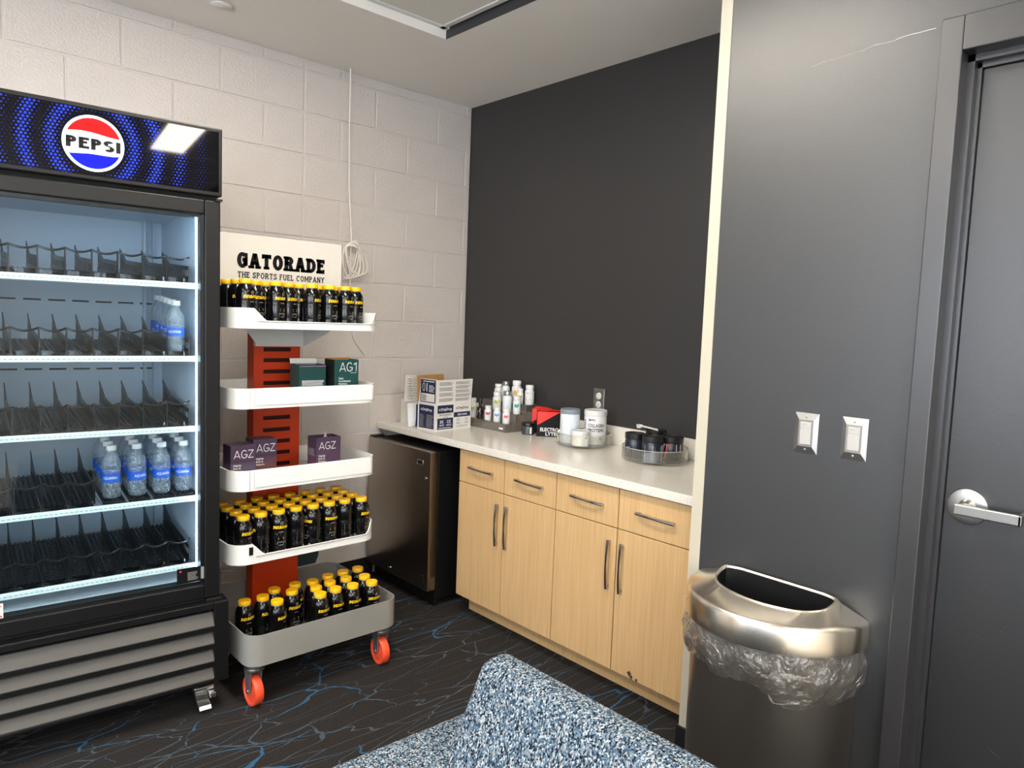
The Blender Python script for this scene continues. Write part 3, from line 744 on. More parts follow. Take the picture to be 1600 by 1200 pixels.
# shelves: white wire with front price rail
SHZ = [1.520, 1.267, 1.020, .770, .525]
shg = MB()
for k in range(34): shg.tube([(-.322+k*.0195, .080, 0), (-.322+k*.0195, .61, .03)], .0017, 5)
for v in (.12, .30, .48, .61): shg.tube([(-.325, v, -.004+.03*(v-.08)/.53), (.325, v, -.004+.03*(v-.08)/.53)], .003, 6)
sh_me = shg.mesh('shelf', m_whitemetal)
rail_me = MB().bbox(-.325, .325, .074, .082, -.010, .010, .002).mesh('price_rail', mat('price_rail_white', (232, 246, 244), .3))
ticks = MB()
for k in range(46): ticks.box(-.318+k*.0139, -.318+k*.0139+.0085, .0732, .0742, -.0012, .0006)
tick_me = ticks.mesh('rail_ticks', mat('rail_tick', (120, 134, 136), .5))
for zz in SHZ:
    s = link_mesh('shelf', sh_me, fx, (0, 0, zz-.006))
    q = link_mesh('price_rail', rail_me, s, (0, 0, .006))
    link_mesh('rail_ticks', tick_me, s, (0, 0, .006))
    w = MB().box(-.326, -.3225, .08, .62, -.02, .004).box(.3225, .326, .08, .62, -.02, .004)
# black bottle glides, one organizer on each shelf
m_glide = mat('black_glide', (16, 17, 19), .28)
PIT = .0735; NL = 8; EDGE = .300
TILT = .075
def zt(v): return .012+TILT*(v-.09)
dv = MB(); t2 = .0014
def bar(v0, v1, za0, za1, zb0, zb1):   # plate piece in the (v,z) plane between v0 and v1
    dv.add([(-t2, v0, za0), (-t2, v1, zb0), (-t2, v1, zb1), (-t2, v0, za1), (t2, v0, za0), (t2, v1, zb0), (t2, v1, zb1), (t2, v0, za1)],
           [(0,1,2,3),(7,6,5,4),(0,4,5,1),(1,5,6,2),(2,6,7,3),(3,7,4,0)])
def topz(v): return zt(v)+(.055 if v < .38 else .055+(v-.38)/.12*.040)
N = 20; va, vb = .098, .50
for i in range(N):
    v0 = va+(vb-va)*i/N; v1 = va+(vb-va)*(i+1)/N; vm = v0+(v1-v0)*.45
    bar(v0, vm, zt(v0), topz(v0), zt(vm), topz(vm))
    bar(vm, v1, zt(vm), zt(vm)+.020, zt(v1), zt(v1)+.020)
    bar(vm, v1, topz(vm)-.014, topz(vm), topz(v1)-.014, topz(v1))
dv_me = dv.mesh('lane_divider', m_glide)
lf = MB()
for k in range(5):
    x = (k-2)*.0148
    lf.add([(x-.0028, .095, zt(.095)), (x+.0028, .095, zt(.095)), (x+.0028, .51, zt(.51)), (x-.0028, .51, zt(.51)), (x-.0028, .095, zt(.095)+.004), (x+.0028, .095, zt(.095)+.004), (x+.0028, .51, zt(.51)+.004), (x-.0028, .51, zt(.51)+.004)],
           [(0,3,2,1),(4,5,6,7),(0,1,5,4),(1,2,6,5),(2,3,7,6),(3,0,4,7)])
for k in range(22):
    v = .10+k*.0186; lf.box(-.034, .034, v, v+.005, zt(v)-.001, zt(v)+.0035)
lf.box(-.033, .033, .094, .112, zt(.09)-.004, zt(.09)+.003)
lf_me = lf.mesh('lane_floor', m_glide)
fr_ = MB(); P = []
for i in range(13):
    a = i/12; P.append((-PIT/2+PIT*a, .094-.014*sin(pi*a), .097-.010*sin(pi*a)))
fr_.tube(P, .0035, 6)
fr_.box(-PIT/2-.002, -PIT/2+.002, .090, .100, .008, .100)
rail2 = fr_.mesh('lane_front_rail', m_glide)
lip = MB()
for i in range(8):
    a0, a1 = i/8, (i+1)/8
    f0 = (-PIT/2+.006+(PIT-.012)*a0, .092-.012*sin(pi*a0)); f1 = (-PIT/2+.006+(PIT-.012)*a1, .092-.012*sin(pi*a1))
    lip.add([(f0[0], f0[1], .010), (f1[0], f1[1], .010), (f1[0], f1[1], .026), (f0[0], f0[1], .026)], [(0,1,2,3)])
lip_me = lip.mesh('lane_lip', clear_mat('smoked_clear', (150, 155, 160), .1))
where = ['top', 'second', 'middle', 'fourth', 'bottom']
aq_lanes = {1: [0], 3: [0, 1, 2, 3]}
AQX = [.290, .218, .140, .062]
for si, zz in enumerate(SHZ):
    o = root('bottle_organizer', 'black slotted bottle organizer on the '+where[si]+' cooler shelf', 'organizer', (0, 0, 0), 0, group='organizers in the cooler')
    Mx = wm(fx) @ Matrix.Translation((0, 0, zz))
    o.location = Mx.translation; o.rotation_euler = (0, 0, FR); WM[o.name] = Mx
    for k in range(NL):
        xc = EDGE-PIT*(k+.5)
        if si == 3 and k < 4:
            link_mesh('lane_floor', lf_me, o, (AQX[k], 0, 0)); continue
        link_mesh('lane_divider', dv_me, o, (EDGE-PIT*k, 0, 0))
        link_mesh('lane_floor', lf_me, o, (xc, 0, 0))
        if k not in aq_lanes.get(si, []): link_mesh('lane_front_rail', rail2, o, (xc, 0, 0))
        link_mesh('lane_lip', lip_me, o, (xc, 0, 0))
# water bottles in the cooler
m_water = clear_mat('clear_bottle', (240, 247, 252), .06, 2.2, .07, (225, 238, 248), bump=(45, .5))
wprof = [(.0, .004), (.020, 0), (.0265, .004), (.0285, .012), (.0285, .030), (.0272, .036), (.0288, .042), (.0288, .052)]
wprof += [(.0282, .054), (.0282, .088), (.0290, .090), (.0292, .096), (.0262, .100), (.0290, .106), (.0285, .118), (.0262, .130), (.0215, .142), (.0155, .152), (.0125, .158), (.0125, .166)]
wb_me = MB().lathe(wprof, 20).mesh('bottle_body', m_water, True)
wc_me = MB().lathe([(.0148, 0), (.0152, .002), (.0152, .015), (.0140, .017), (0, .0172)], 20).mesh('cap', m_white, True)
m_aq = mat('blue_water_label', (20, 84, 190), .35)
wl_me = MB().lathe([(.0289, .056), (.0289, .086)], 20, caps=False).mesh('label_band', m_aq, True)
P = font('AQUAFINA', .0095, .01, 0, width=.047)
wt_me = bent(shift(P, 0, .068), .0293).mesh('label_text', m_wprint)
wm_me = bent(R_(-.02, .060, .02, .0625)+R_(-.01, .081, .012, .0825), .0293).mesh('label_line', mat('pale_blue_print', (120, 180, 235), .5))
def water(si, lane, row, lab):
    xc = AQX[lane] if si == 3 else .266; v = .138+.0655*row
    o = root('water_bottle', lab, 'bottle', (0, 0, 0), 0, group='water bottles in the cooler')
    Mx = wm(fx) @ Matrix.Translation((xc, v, SHZ[si]+zt(v)+.0045)) @ Matrix.Rotation(random.uniform(-.5, .5), 4, 'Z')
    o.matrix_basis = Mx; WM[o.name] = Mx
    link_mesh('bottle_body', wb_me, o); link_mesh('cap', wc_me, o, (0, 0, .163))
    lb = link_mesh('label_band', wl_me, o); link_mesh('label_text', wt_me, lb); link_mesh('label_line', wm_me, lb)
for row in range(5):
    water(1, 0, row, 'clear water bottle with blue label, %s from the front on the second cooler shelf' % ORD[row])
for lane, n in ((0, 5), (1, 4), (2, 4), (3, 4)):
    for row in range(n):
        water(3, lane, row, 'clear water bottle, %s from front, %s column from right, fourth cooler shelf' % (ORD[row], ORD[lane]))

# ================================================================== DRINK CART
CX = -1.425
ca = root('drink_cart', 'rolling display cart with orange post, four white shelves and grey bottom tray', 'cart', (CX, -.70, 0))
def rrect(x0, x1, y0, y1, r, n=8):
    P = []
    for cx, cy, a0 in ((x0+r, y0+r, 180), (x1-r, y0+r, 270), (x1-r, y1-r, 0), (x0+r, y1-r, 90)):
        for i in range(n+1):
            a = radians(a0+90*i/n); P.append((cx+r*cos(a), cy+r*sin(a)))
    return P
def inset(P, d):
    n = len(P); Q = []
    for i in range(n):
        a, b = Vector(P[i-1]), Vector(P[(i+1) % n]); t = (b-a).normalized(); Q.append((P[i][0]-t.y*d, P[i][1]+t.x*d))
    return Q
def tray(x0, x1, y0, y1, r, z0, z1, hfun=None, th=.005, floor=.006):
    P = rrect(x0, x1, y0, y1, r)
    # extra points along the front edge (y0) so that the rim can be cut down
    Q = []
    for i, p in enumerate(P):
        Q.append(p); q = P[(i+1) % len(P)]
        if abs(p[1]-y0) < 1e-6 and abs(q[1]-y0) < 1e-6 and q[0]-p[0] > .1:
            for k in range(1, 40): Q.append((p[0]+(q[0]-p[0])*k/40, y0))
    P = Q; I = inset(P, th); n = len(P); mb = MB()
    V = []
    for p, q in zip(P, I):
        h = hfun(p) if hfun else z1
        V += [(p[0], p[1], z0), (p[0], p[1], h), (q[0], q[1], h), (q[0], q[1], z0+floor)]
    F = []
    for i in range(n):
        a, b = 4*i, 4*((i+1) % n)
        F += [(a, b, b+1, a+1), (a+1, b+1, b+2, a+2), (a+2, b+2, b+3, a+3)]
    F += [tuple(4*i for i in range(n))[::-1], tuple(4*i+3 for i in range(n))]
    return mb.add(V, F)
X0, X1, YF, YB = -1.735, -1.122, -.850, -.455
def cut(z0, z1, lipz):
    def h(p):
        if p[1] > YF+.02: return z1
        x = p[0]
        a, b = X0+.078, X0+.122; c, d = X1-.045, X1-.020
        if x <= a or x >= d: return z1
        if x < b: return z1+(lipz-z1)*(x-a)/(b-a)
        if x > c: return lipz+(z1-lipz)*(x-c)/(d-c)
        return lipz
    return h
shelf_z = [(1.378, 1.452, True), (1.085, 1.160, False), (.780, .857, False), (.503, .579, True)]
for z0, z1, cutaway in shelf_z:
    s = obj('cart_shelf', tray(X0, X1, YF, YB, .065, z0, z1, cut(z0, z1, z0+.030) if cutaway else None), m_whitemetal, ca, smooth=True)
    if not cutaway:
        xl, xr = X0+.075, X1-.036
        obj('front_panel', MB().bbox(xl, xr, YF-.0035, YF+.001, z0+.012, z1-.004, .0015), m_whitemetal, s)
        obj('panel_groove', MB().box(xl-.012, xl-.0105, YF-.0012, YF, z0, z1).box(xl+.004, xl+.005, YF-.0042, YF-.0034, z0+.014, z1-.006).box(xr-.006, xr-.005, YF-.0042, YF-.0034, z0+.014, z1-.006), m_gprint, s)
    else:
        obj('lip_edge', MB().box(X0+.09, X1-.03, YF-.0025, YF-.0002, z0+.0255, z0+.0275), m_gprint, s)
        if z0 < 1: obj('shelf_tag', MB().bbox(X0+.062, X0+.077, YF-.0045, YF-.0005, z0+.036, z0+.066, .001), m_black, s)
# bottom tray
TX0, TX1, TY0, TY1, TZ0, TZ1 = -1.722, -1.082, -.972, -.40, .160, .276
obj('bottom_tray', tray(TX0, TX1, TY0, TY1, .06, TZ0, TZ1, None, .004), m_greytray, ca, smooth=True)
# post with slots
PX0, PX1, PY0, PY1 = CX-.101, CX+.101, -.532, -.468
p = MB()
p.box(PX0, PX0+.004, PY0, PY1, TZ0+.007, 1.37).box(PX1-.004, PX1, PY0, PY1, TZ0+.007, 1.37).box(PX0, PX1, PY1-.004, PY1, TZ0+.007, 1.37)
slots = [1.286, 1.241, 1.194, 1.146, 1.098, 1.05, 1.0, .949, .899, .850, .802, .754]
sx0, sx1, sh = CX-.060, CX+.059, .0085
p.box(PX0+.004, sx0, PY0, PY0+.003, TZ0+.007, 1.37).box(sx1, PX1-.004, PY0, PY0+.003, TZ0+.007, 1.37)
zz = TZ0+.007
for s in sorted(slots):
    p.box(sx0, sx1, PY0, PY0+.003, zz, s-sh); zz = s+sh
p.box(sx0, sx1, PY0, PY0+.003, zz, 1.37)
obj('post', p, m_orange, ca)
obj('post_core', MB().box(PX0+.006, PX1-.006, PY0+.03, PY0+.034, .5, 1.36), mat('post_inside', (60, 18, 6), .8), ca)  # dark plate behind the slots, shade of the hollow post put into its colour
# grey shelf brackets round the post
for i, (z0, z1, _c) in enumerate(shelf_z):
    d = .078 if i == 0 else .030
    b = MB().box(PX0-.003, PX1+.006, PY0-.022, PY0-.002, z0-d, z0-.0005)
    b.prism([(PX1+.006, z0-.0005), (PX1+.085, z0-.0005), (PX1+.006, z0-d*.55)], 'y', PY0-.022, PY0-.018)
    b.prism([(PX0-.003, z0-.0005), (PX0-.05, z0-.0005), (PX0-.003, z0-d*.8)], 'y', PY0-.022, PY0-.018)
    b.prism([(PY0-.022, z0-d), (PY0-.022, z0-.0005), (-.78, z0-.0005), (-.78, z0-.006)], 'x', PX1+.002, PX1+.006)
    obj('shelf_bracket', b, m_bracket, ca)
# sign board
SGX0, SGX1, SGY = -1.705, -1.140, -.548
sg = obj('sign_board', MB().bbox(SGX0, SGX1, SGY, SGY+.006, 1.385, 1.744, .002), mat('sign_white', (206, 203, 196), .4), ca)
obj('sign_fold', MB().bbox(SGX1-.0055, SGX1, SGY, SGY+.05, 1.46, 1.744, .002), MATS['sign_white'], sg)
P, w_ = word('GATORADE', .060, .36, .18, .13, width=.378)
print_on('sign_lettering', shift(P, 0, 0), (-1.603, SGY-.0012, 1.612), ex3, ez3, m_kprint, sg, True)
P, w_ = word('THE SPORTS FUEL COMPANY', .0235, .24, .12, .22, width=.374)
print_on('sign_tagline', P, (-1.600, SGY-.0012, 1.573), ex3, ez3, m_kprint, sg, True)
# casters
wh_me = MB().lathe([(.010, -.016), (.030, -.012), (.044, -.012), (.046, -.016), (.054, -.016), (.056, -.012), (.056, .012), (.054, .016), (.046, .016), (.044, .012), (.030, .012), (.010, .016)], 32).xf(Matrix.Rotation(pi/2, 4, 'Y')).mesh('wheel', m_wheel, True)
hub_me = MB().lathe([(0, -.026), (.007, -.026), (.007, .026), (0, .026)], 14).xf(Matrix.Rotation(pi/2, 4, 'Y')).mesh('axle_bolt', m_zinc, True)
fk = MB()
for s in (-1, 1):
    fk.prism([(-.018, .000), (.000, -.012), (.014, -.004), (.016, .012), (.026, .060), (.026, .082), (-.026, .082), (-.020, .05)], 'x', s*.019, s*.0225)
fk.box(-.0225, .0225, -.026, .026, .078, .083)
fk_me = fk.mesh('fork', mat('caster_fork', (165, 167, 170), .35, metal=.8))
sw_me = MB().lathe([(.028, .080), (.036, .083), (.036, .090), (.029, .092), (.034, .095), (.034, .1035)], 24, 0, -.006, 0).mesh('swivel', m_zinc, True)
for (cx, cy, a) in ((-1.684, -.925, 2), (-1.150, -.935, -4), (-1.65, -.50, 15), (-1.15, -.50, -10)):
    k = link_mesh('caster', fk_me, ca, (cx-CX, cy+.70, .056), (0, 0, radians(a)))
    link_mesh('wheel', wh_me, k); link_mesh('axle_bolt', hub_me, k); link_mesh('swivel', sw_me, k)

# black drink bottles with yellow caps
bprof = [(0, .003), (.026, 0), (.0325, .003), (.0345, .010), (.0345, .030), (.0338, .033), (.0345, .036), (.0345, .086), (.0336, .090), (.0345, .094), (.0345, .120), (.0337, .129), (.0312, .138), (.0272, .146), (.0232, .151), (.0220, .153), (.0220, .157)]
bb_me = MB().lathe(bprof, 22).mesh('bottle_body', m_bottle, True)
bc_me = MB().lathe([(.0230, 0), (.0236, .002), (.0236, .013), (.0225, .0155), (0, .016)], 22).mesh('cap', m_cap, True)
bn_me = MB().lathe([(.0222, .1535), (.0236, .1545), (.0222, .1558)], 20, caps=False).mesh('neck_ring', m_gprint, True)
bt_me = bent(shift(font('ENDURAPHIN', .0115, .035, .28, width=.060), 0, .103), .0352).mesh('label_name', m_gold)
rnd = random.Random(3)
P = shift(font('ATHLETE FUEL', .0055, .01, 0, width=.032), .002, .048)+R_(-.014, .043, .012, .0455)+R_(-.006, .038, .010, .040)+R_(-.008, .089, .010, .091)
P += ring(.004, .1235, .0064, .0064, .0014, .0014, 0, 330, 16)+R_(.002, .1215, .0062, .125)
P += disc(.020, .016, .005, 10)+R_(-.012, .012, -.003, .019)
bw_me = bent(P, .0352).mesh('label_print', m_gprint)
bg_me = bent(bars(-.010, .014, .060, .072, 2, .5, .1, rnd), .0352).mesh('label_accent', mat('dull_gold_print', (150, 122, 40), .5))
P = bars(.050, .088, .036, .078, 9, .45, .5, rnd)+R_(.060, .010, .078, .028)+bars(-.085, -.048, .030, .080, 11, .4, .5, rnd)+R_(-.062, .008, -.050, .024)
bk_me = bent(P, .0350).mesh('label_small_print', mat('dim_print', (105, 105, 104), .5))
def drink(x, y, z, lab, ang, group):
    o = root('drink_bottle', lab, 'bottle', (x, y, z), ang, group=group)
    b = link_mesh('bottle_body', bb_me, o)
    link_mesh('cap', bc_me, o, (0, 0, .1565)); link_mesh('neck_ring', bn_me, o)
    link_mesh('label_name', bt_me, b); link_mesh('label_print', bw_me, b); link_mesh('label_accent', bg_me, b); link_mesh('label_small_print', bk_me, b)
def ordn(i, n):
    if i == 0: return 'leftmost'
    if i == n-1: return 'rightmost'
    return ORD[i]+' from left'
rn = random.Random(11)
FACE = radians(-34)    # bottles whose front faces the viewer-right
rows1 = [[(-1.672, -.806), (-1.532, -.748), (-1.385, -.752), (-1.305, -.745), (-1.227, -.735), (-1.163, -.702)],
         [(-1.674, -.732), (-1.600, -.716), (-1.463, -.707), (-1.402, -.670), (-1.318, -.672), (-1.241, -.660), (-1.166, -.628)],
         [(-1.682, -.660), (-1.684, -.588), (-1.532, -.655), (-1.466, -.628), (-1.376, -.600), (-1.300, -.598)]]
for ri, row in enumerate(rows1):
    row = sorted(row)
    for i, (x, y) in enumerate(row):
        drink(x, y, 1.3845, 'yellow-capped black drink bottle, %s, %s row of top cart shelf' % (ordn(i, len(row)), ['front', 'middle', 'back'][ri]), rn.uniform(-.15, .75), 'black bottles on the top cart shelf')
for ri in range(4):
    y = -.794+.0715*ri
    for i in range(8):
        x = -1.676+.0715*i+(.004 if ri % 2 else 0)
        yy = y-(.010 if ri == 0 and i in (0, 7) else 0)+rn.uniform(-.001, .001)
        drink(x, yy, .5095, 'yellow-capped black drink bottle, %s, %s row, lowest white cart shelf' % (ordn(i, 8), ORD[ri]), rn.uniform(-.2, .3)+rn.choice([0, 0, 1.9, 3.0, -1.6]) if i not in (0, 7) else .35, 'black bottles on the lowest white cart shelf')
trayb = [[(-1.655, -.768), (-1.556, -.838), (-1.392, -.872), (-1.318, -.857), (-1.243, -.864), (-1.163, -.880)],
         [(-1.582, -.766), (-1.467, -.777), (-1.374, -.800), (-1.302, -.781), (-1.226, -.778), (-1.151, -.802)],
         [(-1.515, -.721), (-1.425, -.717), (-1.352, -.728), (-1.273, -.709), (-1.199, -.704), (-1.126, -.703)]]
for ri, row in enumerate(trayb):
    for i, (x, y) in enumerate(row):
        drink(x, y, TZ0+.0065, 'yellow-capped black drink bottle, %s, %s row of grey cart tray' % (ordn(i, 6), ['front', 'middle', 'back'][ri]), rn.uniform(-.1, .7), 'black bottles in the grey cart tray')

# boxes on the cart
def carton(name, lab, x0, x1, y0, y1, z0, z1, m, group=None, rz=0, top_open=False):
    r = root(name, lab, 'box', ((x0+x1)/2, (y0+y1)/2, z0), rz, group=group)
    w, d, h = (x1-x0)/2, (y1-y0)/2, z1-z0
    if top_open:
        t = .0015
        b = MB().box(-w, w, -d, -d+t, 0, h).box(-w, w, d-t, d, 0, h).box(-w, -w+t, -d+t, d-t, 0, h).box(w-t, w, -d+t, d-t, 0, h).box(-w+t, w-t, -d+t, d-t, 0, t)
    else: b = MB().bbox(-w, w, -d, d, 0, h, .0015)
    obj('box_body', b, m, r, world=False)
    return r, w, d, h
def grad_mat(name, a, b_, lo, hi):
    m = bpy.data.materials.new(name); m.use_nodes = True; nt = m.node_tree; b = nt.nodes['Principled BSDF']
    tc = nt.nodes.new('ShaderNodeTexCoord'); s = nt.nodes.new('ShaderNodeSeparateXYZ'); nt.links.new(tc.outputs['Object'], s.inputs[0])
    mr = nt.nodes.new('ShaderNodeMapRange'); mr.inputs[1].default_value = lo; mr.inputs[2].default_value = hi; nt.links.new(s.outputs[2], mr.inputs[0])
    r = nt.nodes.new('ShaderNodeValToRGB'); r.color_ramp.elements[0].color = (*lin(a), 1); r.color_ramp.elements[1].color = (*lin(b_), 1)
    nt.links.new(mr.outputs[0], r.inputs[0]); nt.links.new(r.outputs[0], b.inputs['Base Color']); b.inputs['Roughness'].default_value = .4
    return m
PUR = (66, 49, 70)
m_pur1 = grad_mat('violet_print', (110, 104, 122), PUR, .02, .10)
m_pur2 = grad_mat('violet_copper_print', (122, 78, 60), PUR, .03, .10)
m_pur3 = grad_mat('violet_mauve_print', (90, 60, 80), PUR, .02, .12)
m_green = mat('dark_green_print', (24, 66, 64), .4)
def agz(x0, x1, z0, z1, m, lab, yf=-.80, opened=False):
    r, w, d, h = carton('supplement_box', lab, x0, x1, yf, yf+.075, z0, z1, m, 'violet boxes on the third cart shelf', 0, opened)
    P, ww = word('AGZ', .030, .085, 0, .12, width=.074)
    print_on('box_lettering', shift(P, -w+.011, h-.049), (0, -d-.0008, 0), ex3, ez3, m_wprint, r)
    T_ = font('Nightly', .0075, .01, 0, None, False); T2 = font('Rest &', .0075, .01, 0, None, False); T3 = font('Restore', .0075, .01, 0, None, False)
    print_on('box_tagline', shift(T_, -w+.010, h-.078)+shift(T2, -w+.010, h-.089)+shift(T3, -w+.010, h-.100), (0, -d-.0008, 0), ex3, ez3, m_wprint, r)
    if not opened: print_on('lid_seam', R_(-w, h-.0625, w, h-.0615), (0, -d-.0008, 0), ex3, ez3, m_kprint, r)
    else: print_on('side_text', bars(-.03, .03, h-.075, h-.045, 8, .4, .2), (-w-.0008, 0, 0), (0, -1, 0), ez3, m_gprint, r)
    return r, w, d, h
agz(-1.722, -1.628, .787, .945, m_pur1, 'closed violet box, leftmost on the third cart shelf')
agz(-1.622, -1.530, .787, .955, m_pur2, 'closed violet to copper box, second from left on third cart shelf', -.765)
r, w, d, h = agz(-1.372, -1.264, .787, .944, m_pur3, 'open-topped violet box standing alone right of the orange post', -.782, True)
obj('torn_flap', MB().prism([(.012, h-.01), (.026, h-.01), (.020, h+.012)], 'y', d-.010, d-.008), m_carton, r, world=False)
r, w, d, h = carton('supplement_box', 'dark green box with white letters at right end of second cart shelf', -1.297, -1.187, -.782, -.70, 1.0915, 1.258, m_green, 'green boxes on the second cart shelf', 0, True)
P, ww = word('AG', .036, .085, 0, .12, width=.060); P2, w2_ = word('1', .036, .09, 0, 0, width=.013)
print_on('box_lettering', shift(P, -w+.022, h-.048)+shift(P2, -w+.087, h-.048), (0, -d-.0008, 0), ex3, ez3, m_wprint, r)
print_on('box_tagline', shift(font('Daily', .0075, .01, 0, None, False), -w+.020, h-.080)+shift(font('Foundational', .0075, .01, 0, None, False), -w+.020, h-.091)+shift(font('Nutrition', .0075, .01, 0, None, False), -w+.020, h-.102)+shift(font('NEXT GEN', .004, .01, 0, None, False), -w+.074, h-.056), (0, -d-.0008, 0), ex3, ez3, m_wprint, r)
print_on('green_dot', disc(.031, h-.122, .012, 24), (0, -d-.0009, 0), ex3, ez3, mat('lime_print', (90, 225, 40), .5), r)
obj('dark_side', MB().box(-w-.0008, -w-.0002, -d, d, 0, h), m_kprint, r, world=False)
obj('lid_rim', MB().box(-w, w, d-.0035, d-.002, h-.018, h+.004), m_kraft, r, world=False)
r, w, d, h = carton('supplement_box', 'dark green box with small white print beside the orange post', -1.424, -1.308, -.73, -.65, 1.0915, 1.236, m_green, 'green boxes on the second cart shelf', 0, True)
print_on('box_small_print', bars(-w+.012, w-.008, h-.085, h-.062, 5, .45, .15)+R_(-w+.012, h-.094, w-.012, h-.0935)+bars(-w+.012, -w+.045, h-.125, h-.100, 5, .4, .3)+bars(.004, .022, h-.125, h-.100, 5, .4, .3), (0, -d-.0008, 0), ex3, ez3, m_wprint, r)
print_on('pink_edge', R_(-w, h-.008, w, h-.0065), (0, -d-.0008, 0), ex3, ez3, mat('pink_print', (220, 140, 200), .5), r)
obj('white_flap', MB().prism([(d-.002, h-.004), (d, h-.004), (d+.008, h+.020), (d+.006, h+.020)], 'x', -w, w), m_carton, r, world=False)
obj('mounting_box', MB().prism([(-1.322, .330), (-1.236, .330), (-1.222, .365), (-1.222, .5025), (-1.322, .5025)], 'y', -.525, -.465), mat('dark_teal_box', (22, 44, 46), .45), ca)

# ================================================================== THINGS ON THE COUNTER
# drip drop cartons
R7 = radians(6)
dd = root('hydration_carton', 'white and navy display carton with its printed flaps raised, front of counter', 'box', (-.542, -.456, C), R7)
BW, BD, BH = .256, .139, .140
t = .002
obj('carton_body', MB().box(0, BW, 0, t, 0, BH).box(0, BW, BD-t, BD, 0, BH).box(0, t, t, BD-t, 0, BH).box(BW-t, BW, t, BD-t, 0, BH).box(t, BW-t, t, BD-t, 0, t), m_carton, dd, world=False)
fl = obj('side_flap', MB().prism([(.004, BH), (BD-.004, BH), (BD-.018, BH+.128), (-.004, BH+.128)], 'x', .001, .003), m_carton, dd, world=False)
ff = obj('front_flap', MB().prism([(.004, BH), (BW, BH), (BW+.008, BH+.125), (.008, BH+.125)], 'y', .001, .003), m_carton, dd, world=False)
obj('back_flap', MB().prism([(.0, BH), (BW*.75, BH), (BW*.70, BH+.142), (-.008, BH+.142)], 'y', BD+.001, BD+.004), m_kraft, dd, world=False)
EXs, EXf = (0, -1, 0), (1, 0, 0)
rn2 = random.Random(5)
# left face: local plane x=0, u runs from back (left) to front (right)
def lf_(P, name, m, off=.0009, par=None): return print_on(name, P, (-off, BD, 0), EXs, ez3, m, par or dd)
lf_(R_(.012, .010, BD-.012, BH-.008), 'navy_panel', m_navy)
Pd = font('DripDrop', .014, .02, 0, width=.070)
sq = lambda x, y: R_(x, y, x+.004, y+.004)+R_(x+.006, y, x+.010, y+.004)+R_(x, y+.006, x+.004, y+.010)+R_(x+.006, y+.006, x+.010, y+.010)
lf_(shift(Pd, .076, BH-.038)+sq(.026, BH-.038), 'brand_lettering', m_wprint, .0015)
lf_(bars(.018, .055, .018, BH-.055, 9, .42, .25, rn2)+bars(.070, .122, .018, BH-.055, 9, .42, .25, rn2), 'small_print', m_gprint, .0015)
# left flap
lf_(R_(.020, BH+.006, BD-.004, BH+.124), 'navy_panel', m_navy, .0009)
lf_(R_(.026, BH+.010, BD-.010, BH+.052), 'white_panel', m_carton, .0013)
lf_(bars(.032, .070, BH+.016, BH+.048, 5, .4, .2, rn2), 'flap_text', m_kprint, .0018)
lf_(bars(.085, BD-.012, BH+.062, BH+.100, 5, .4, .3, rn2)+ring(.045, BH+.085, .010, .022, .003, .003, 0, 360, 16)+R_(.066, BH+.064, .072, BH+.106)+R_(.04, BH+.113, BD-.014, BH+.117), 'flap_graphic', m_wprint, .0018)
# front face
def ff_(P, name, m, off=.0009): return print_on(name, P, (0, -off, 0), EXf, ez3, m, dd)
ff_(R_(.012, BH-.048, .124, BH-.006)+R_(.012, .008, .124, .066)+R_(.128, BH-.074, BW-.006, BH-.048), 'navy_panel', m_navy)
ff_(shift(font('DripDrop', .014, .02, 0, width=.075), .075, BH-.034)+sq(.022, BH-.034), 'brand_lettering', m_wprint, .0015)
ff_(shift(font('DripDrop', .014, .02, 0, width=.075), .196, BH-.032)+sq(.143, BH-.032), 'brand_lettering', m_navy, .0015)
ff_(shift(font('FAST HYDRATION', .010, .01, 0, width=.085), .068, .078)+R_(.05, .070, .086, .072), 'product_lettering', m_kprint, .0015)
ff_(shift(font('ZERO SUGAR', .010, .02, .2, width=.070), .190, BH-.066), 'product_lettering', m_wprint, .0015)
ff_(shift(font('3X', .016, .02), .042, .040)+shift(font('1/2', .016, .02), .094, .040)+bars(.026, .060, .026, .036, 2, .4, .1, rn2)+bars(.076, .114, .026, .036, 2, .4, .1, rn2)+bars(.020, .116, .012, .020, 2, .4, .1, rn2), 'claim_print', m_wprint, .0015)
ff_(shift(font('3X', .015, .005), .160, .044)+shift(font('10', .015, .005), .222, .044)+bars(.146, .178, .030, .040, 2, .4, .1, rn2)+bars(.208, .240, .030, .040, 2, .4, .1, rn2)+bars(.150, .240, .014, .022, 2, .4, .1, rn2), 'claim_print', m_gprint, .0015)
Pt = []
for k in range(4): Pt += bars(.020, .122, BH+.012+k*.028, BH+.032+k*.028, 5, .45, .2, rn2)
for k in range(5): Pt += bars(.136, BW-.006, BH+.012+k*.022, BH+.028+k*.022, 4, .45, .2, rn2)
ff_(Pt, 'flap_small_print', m_gprint, .0012)
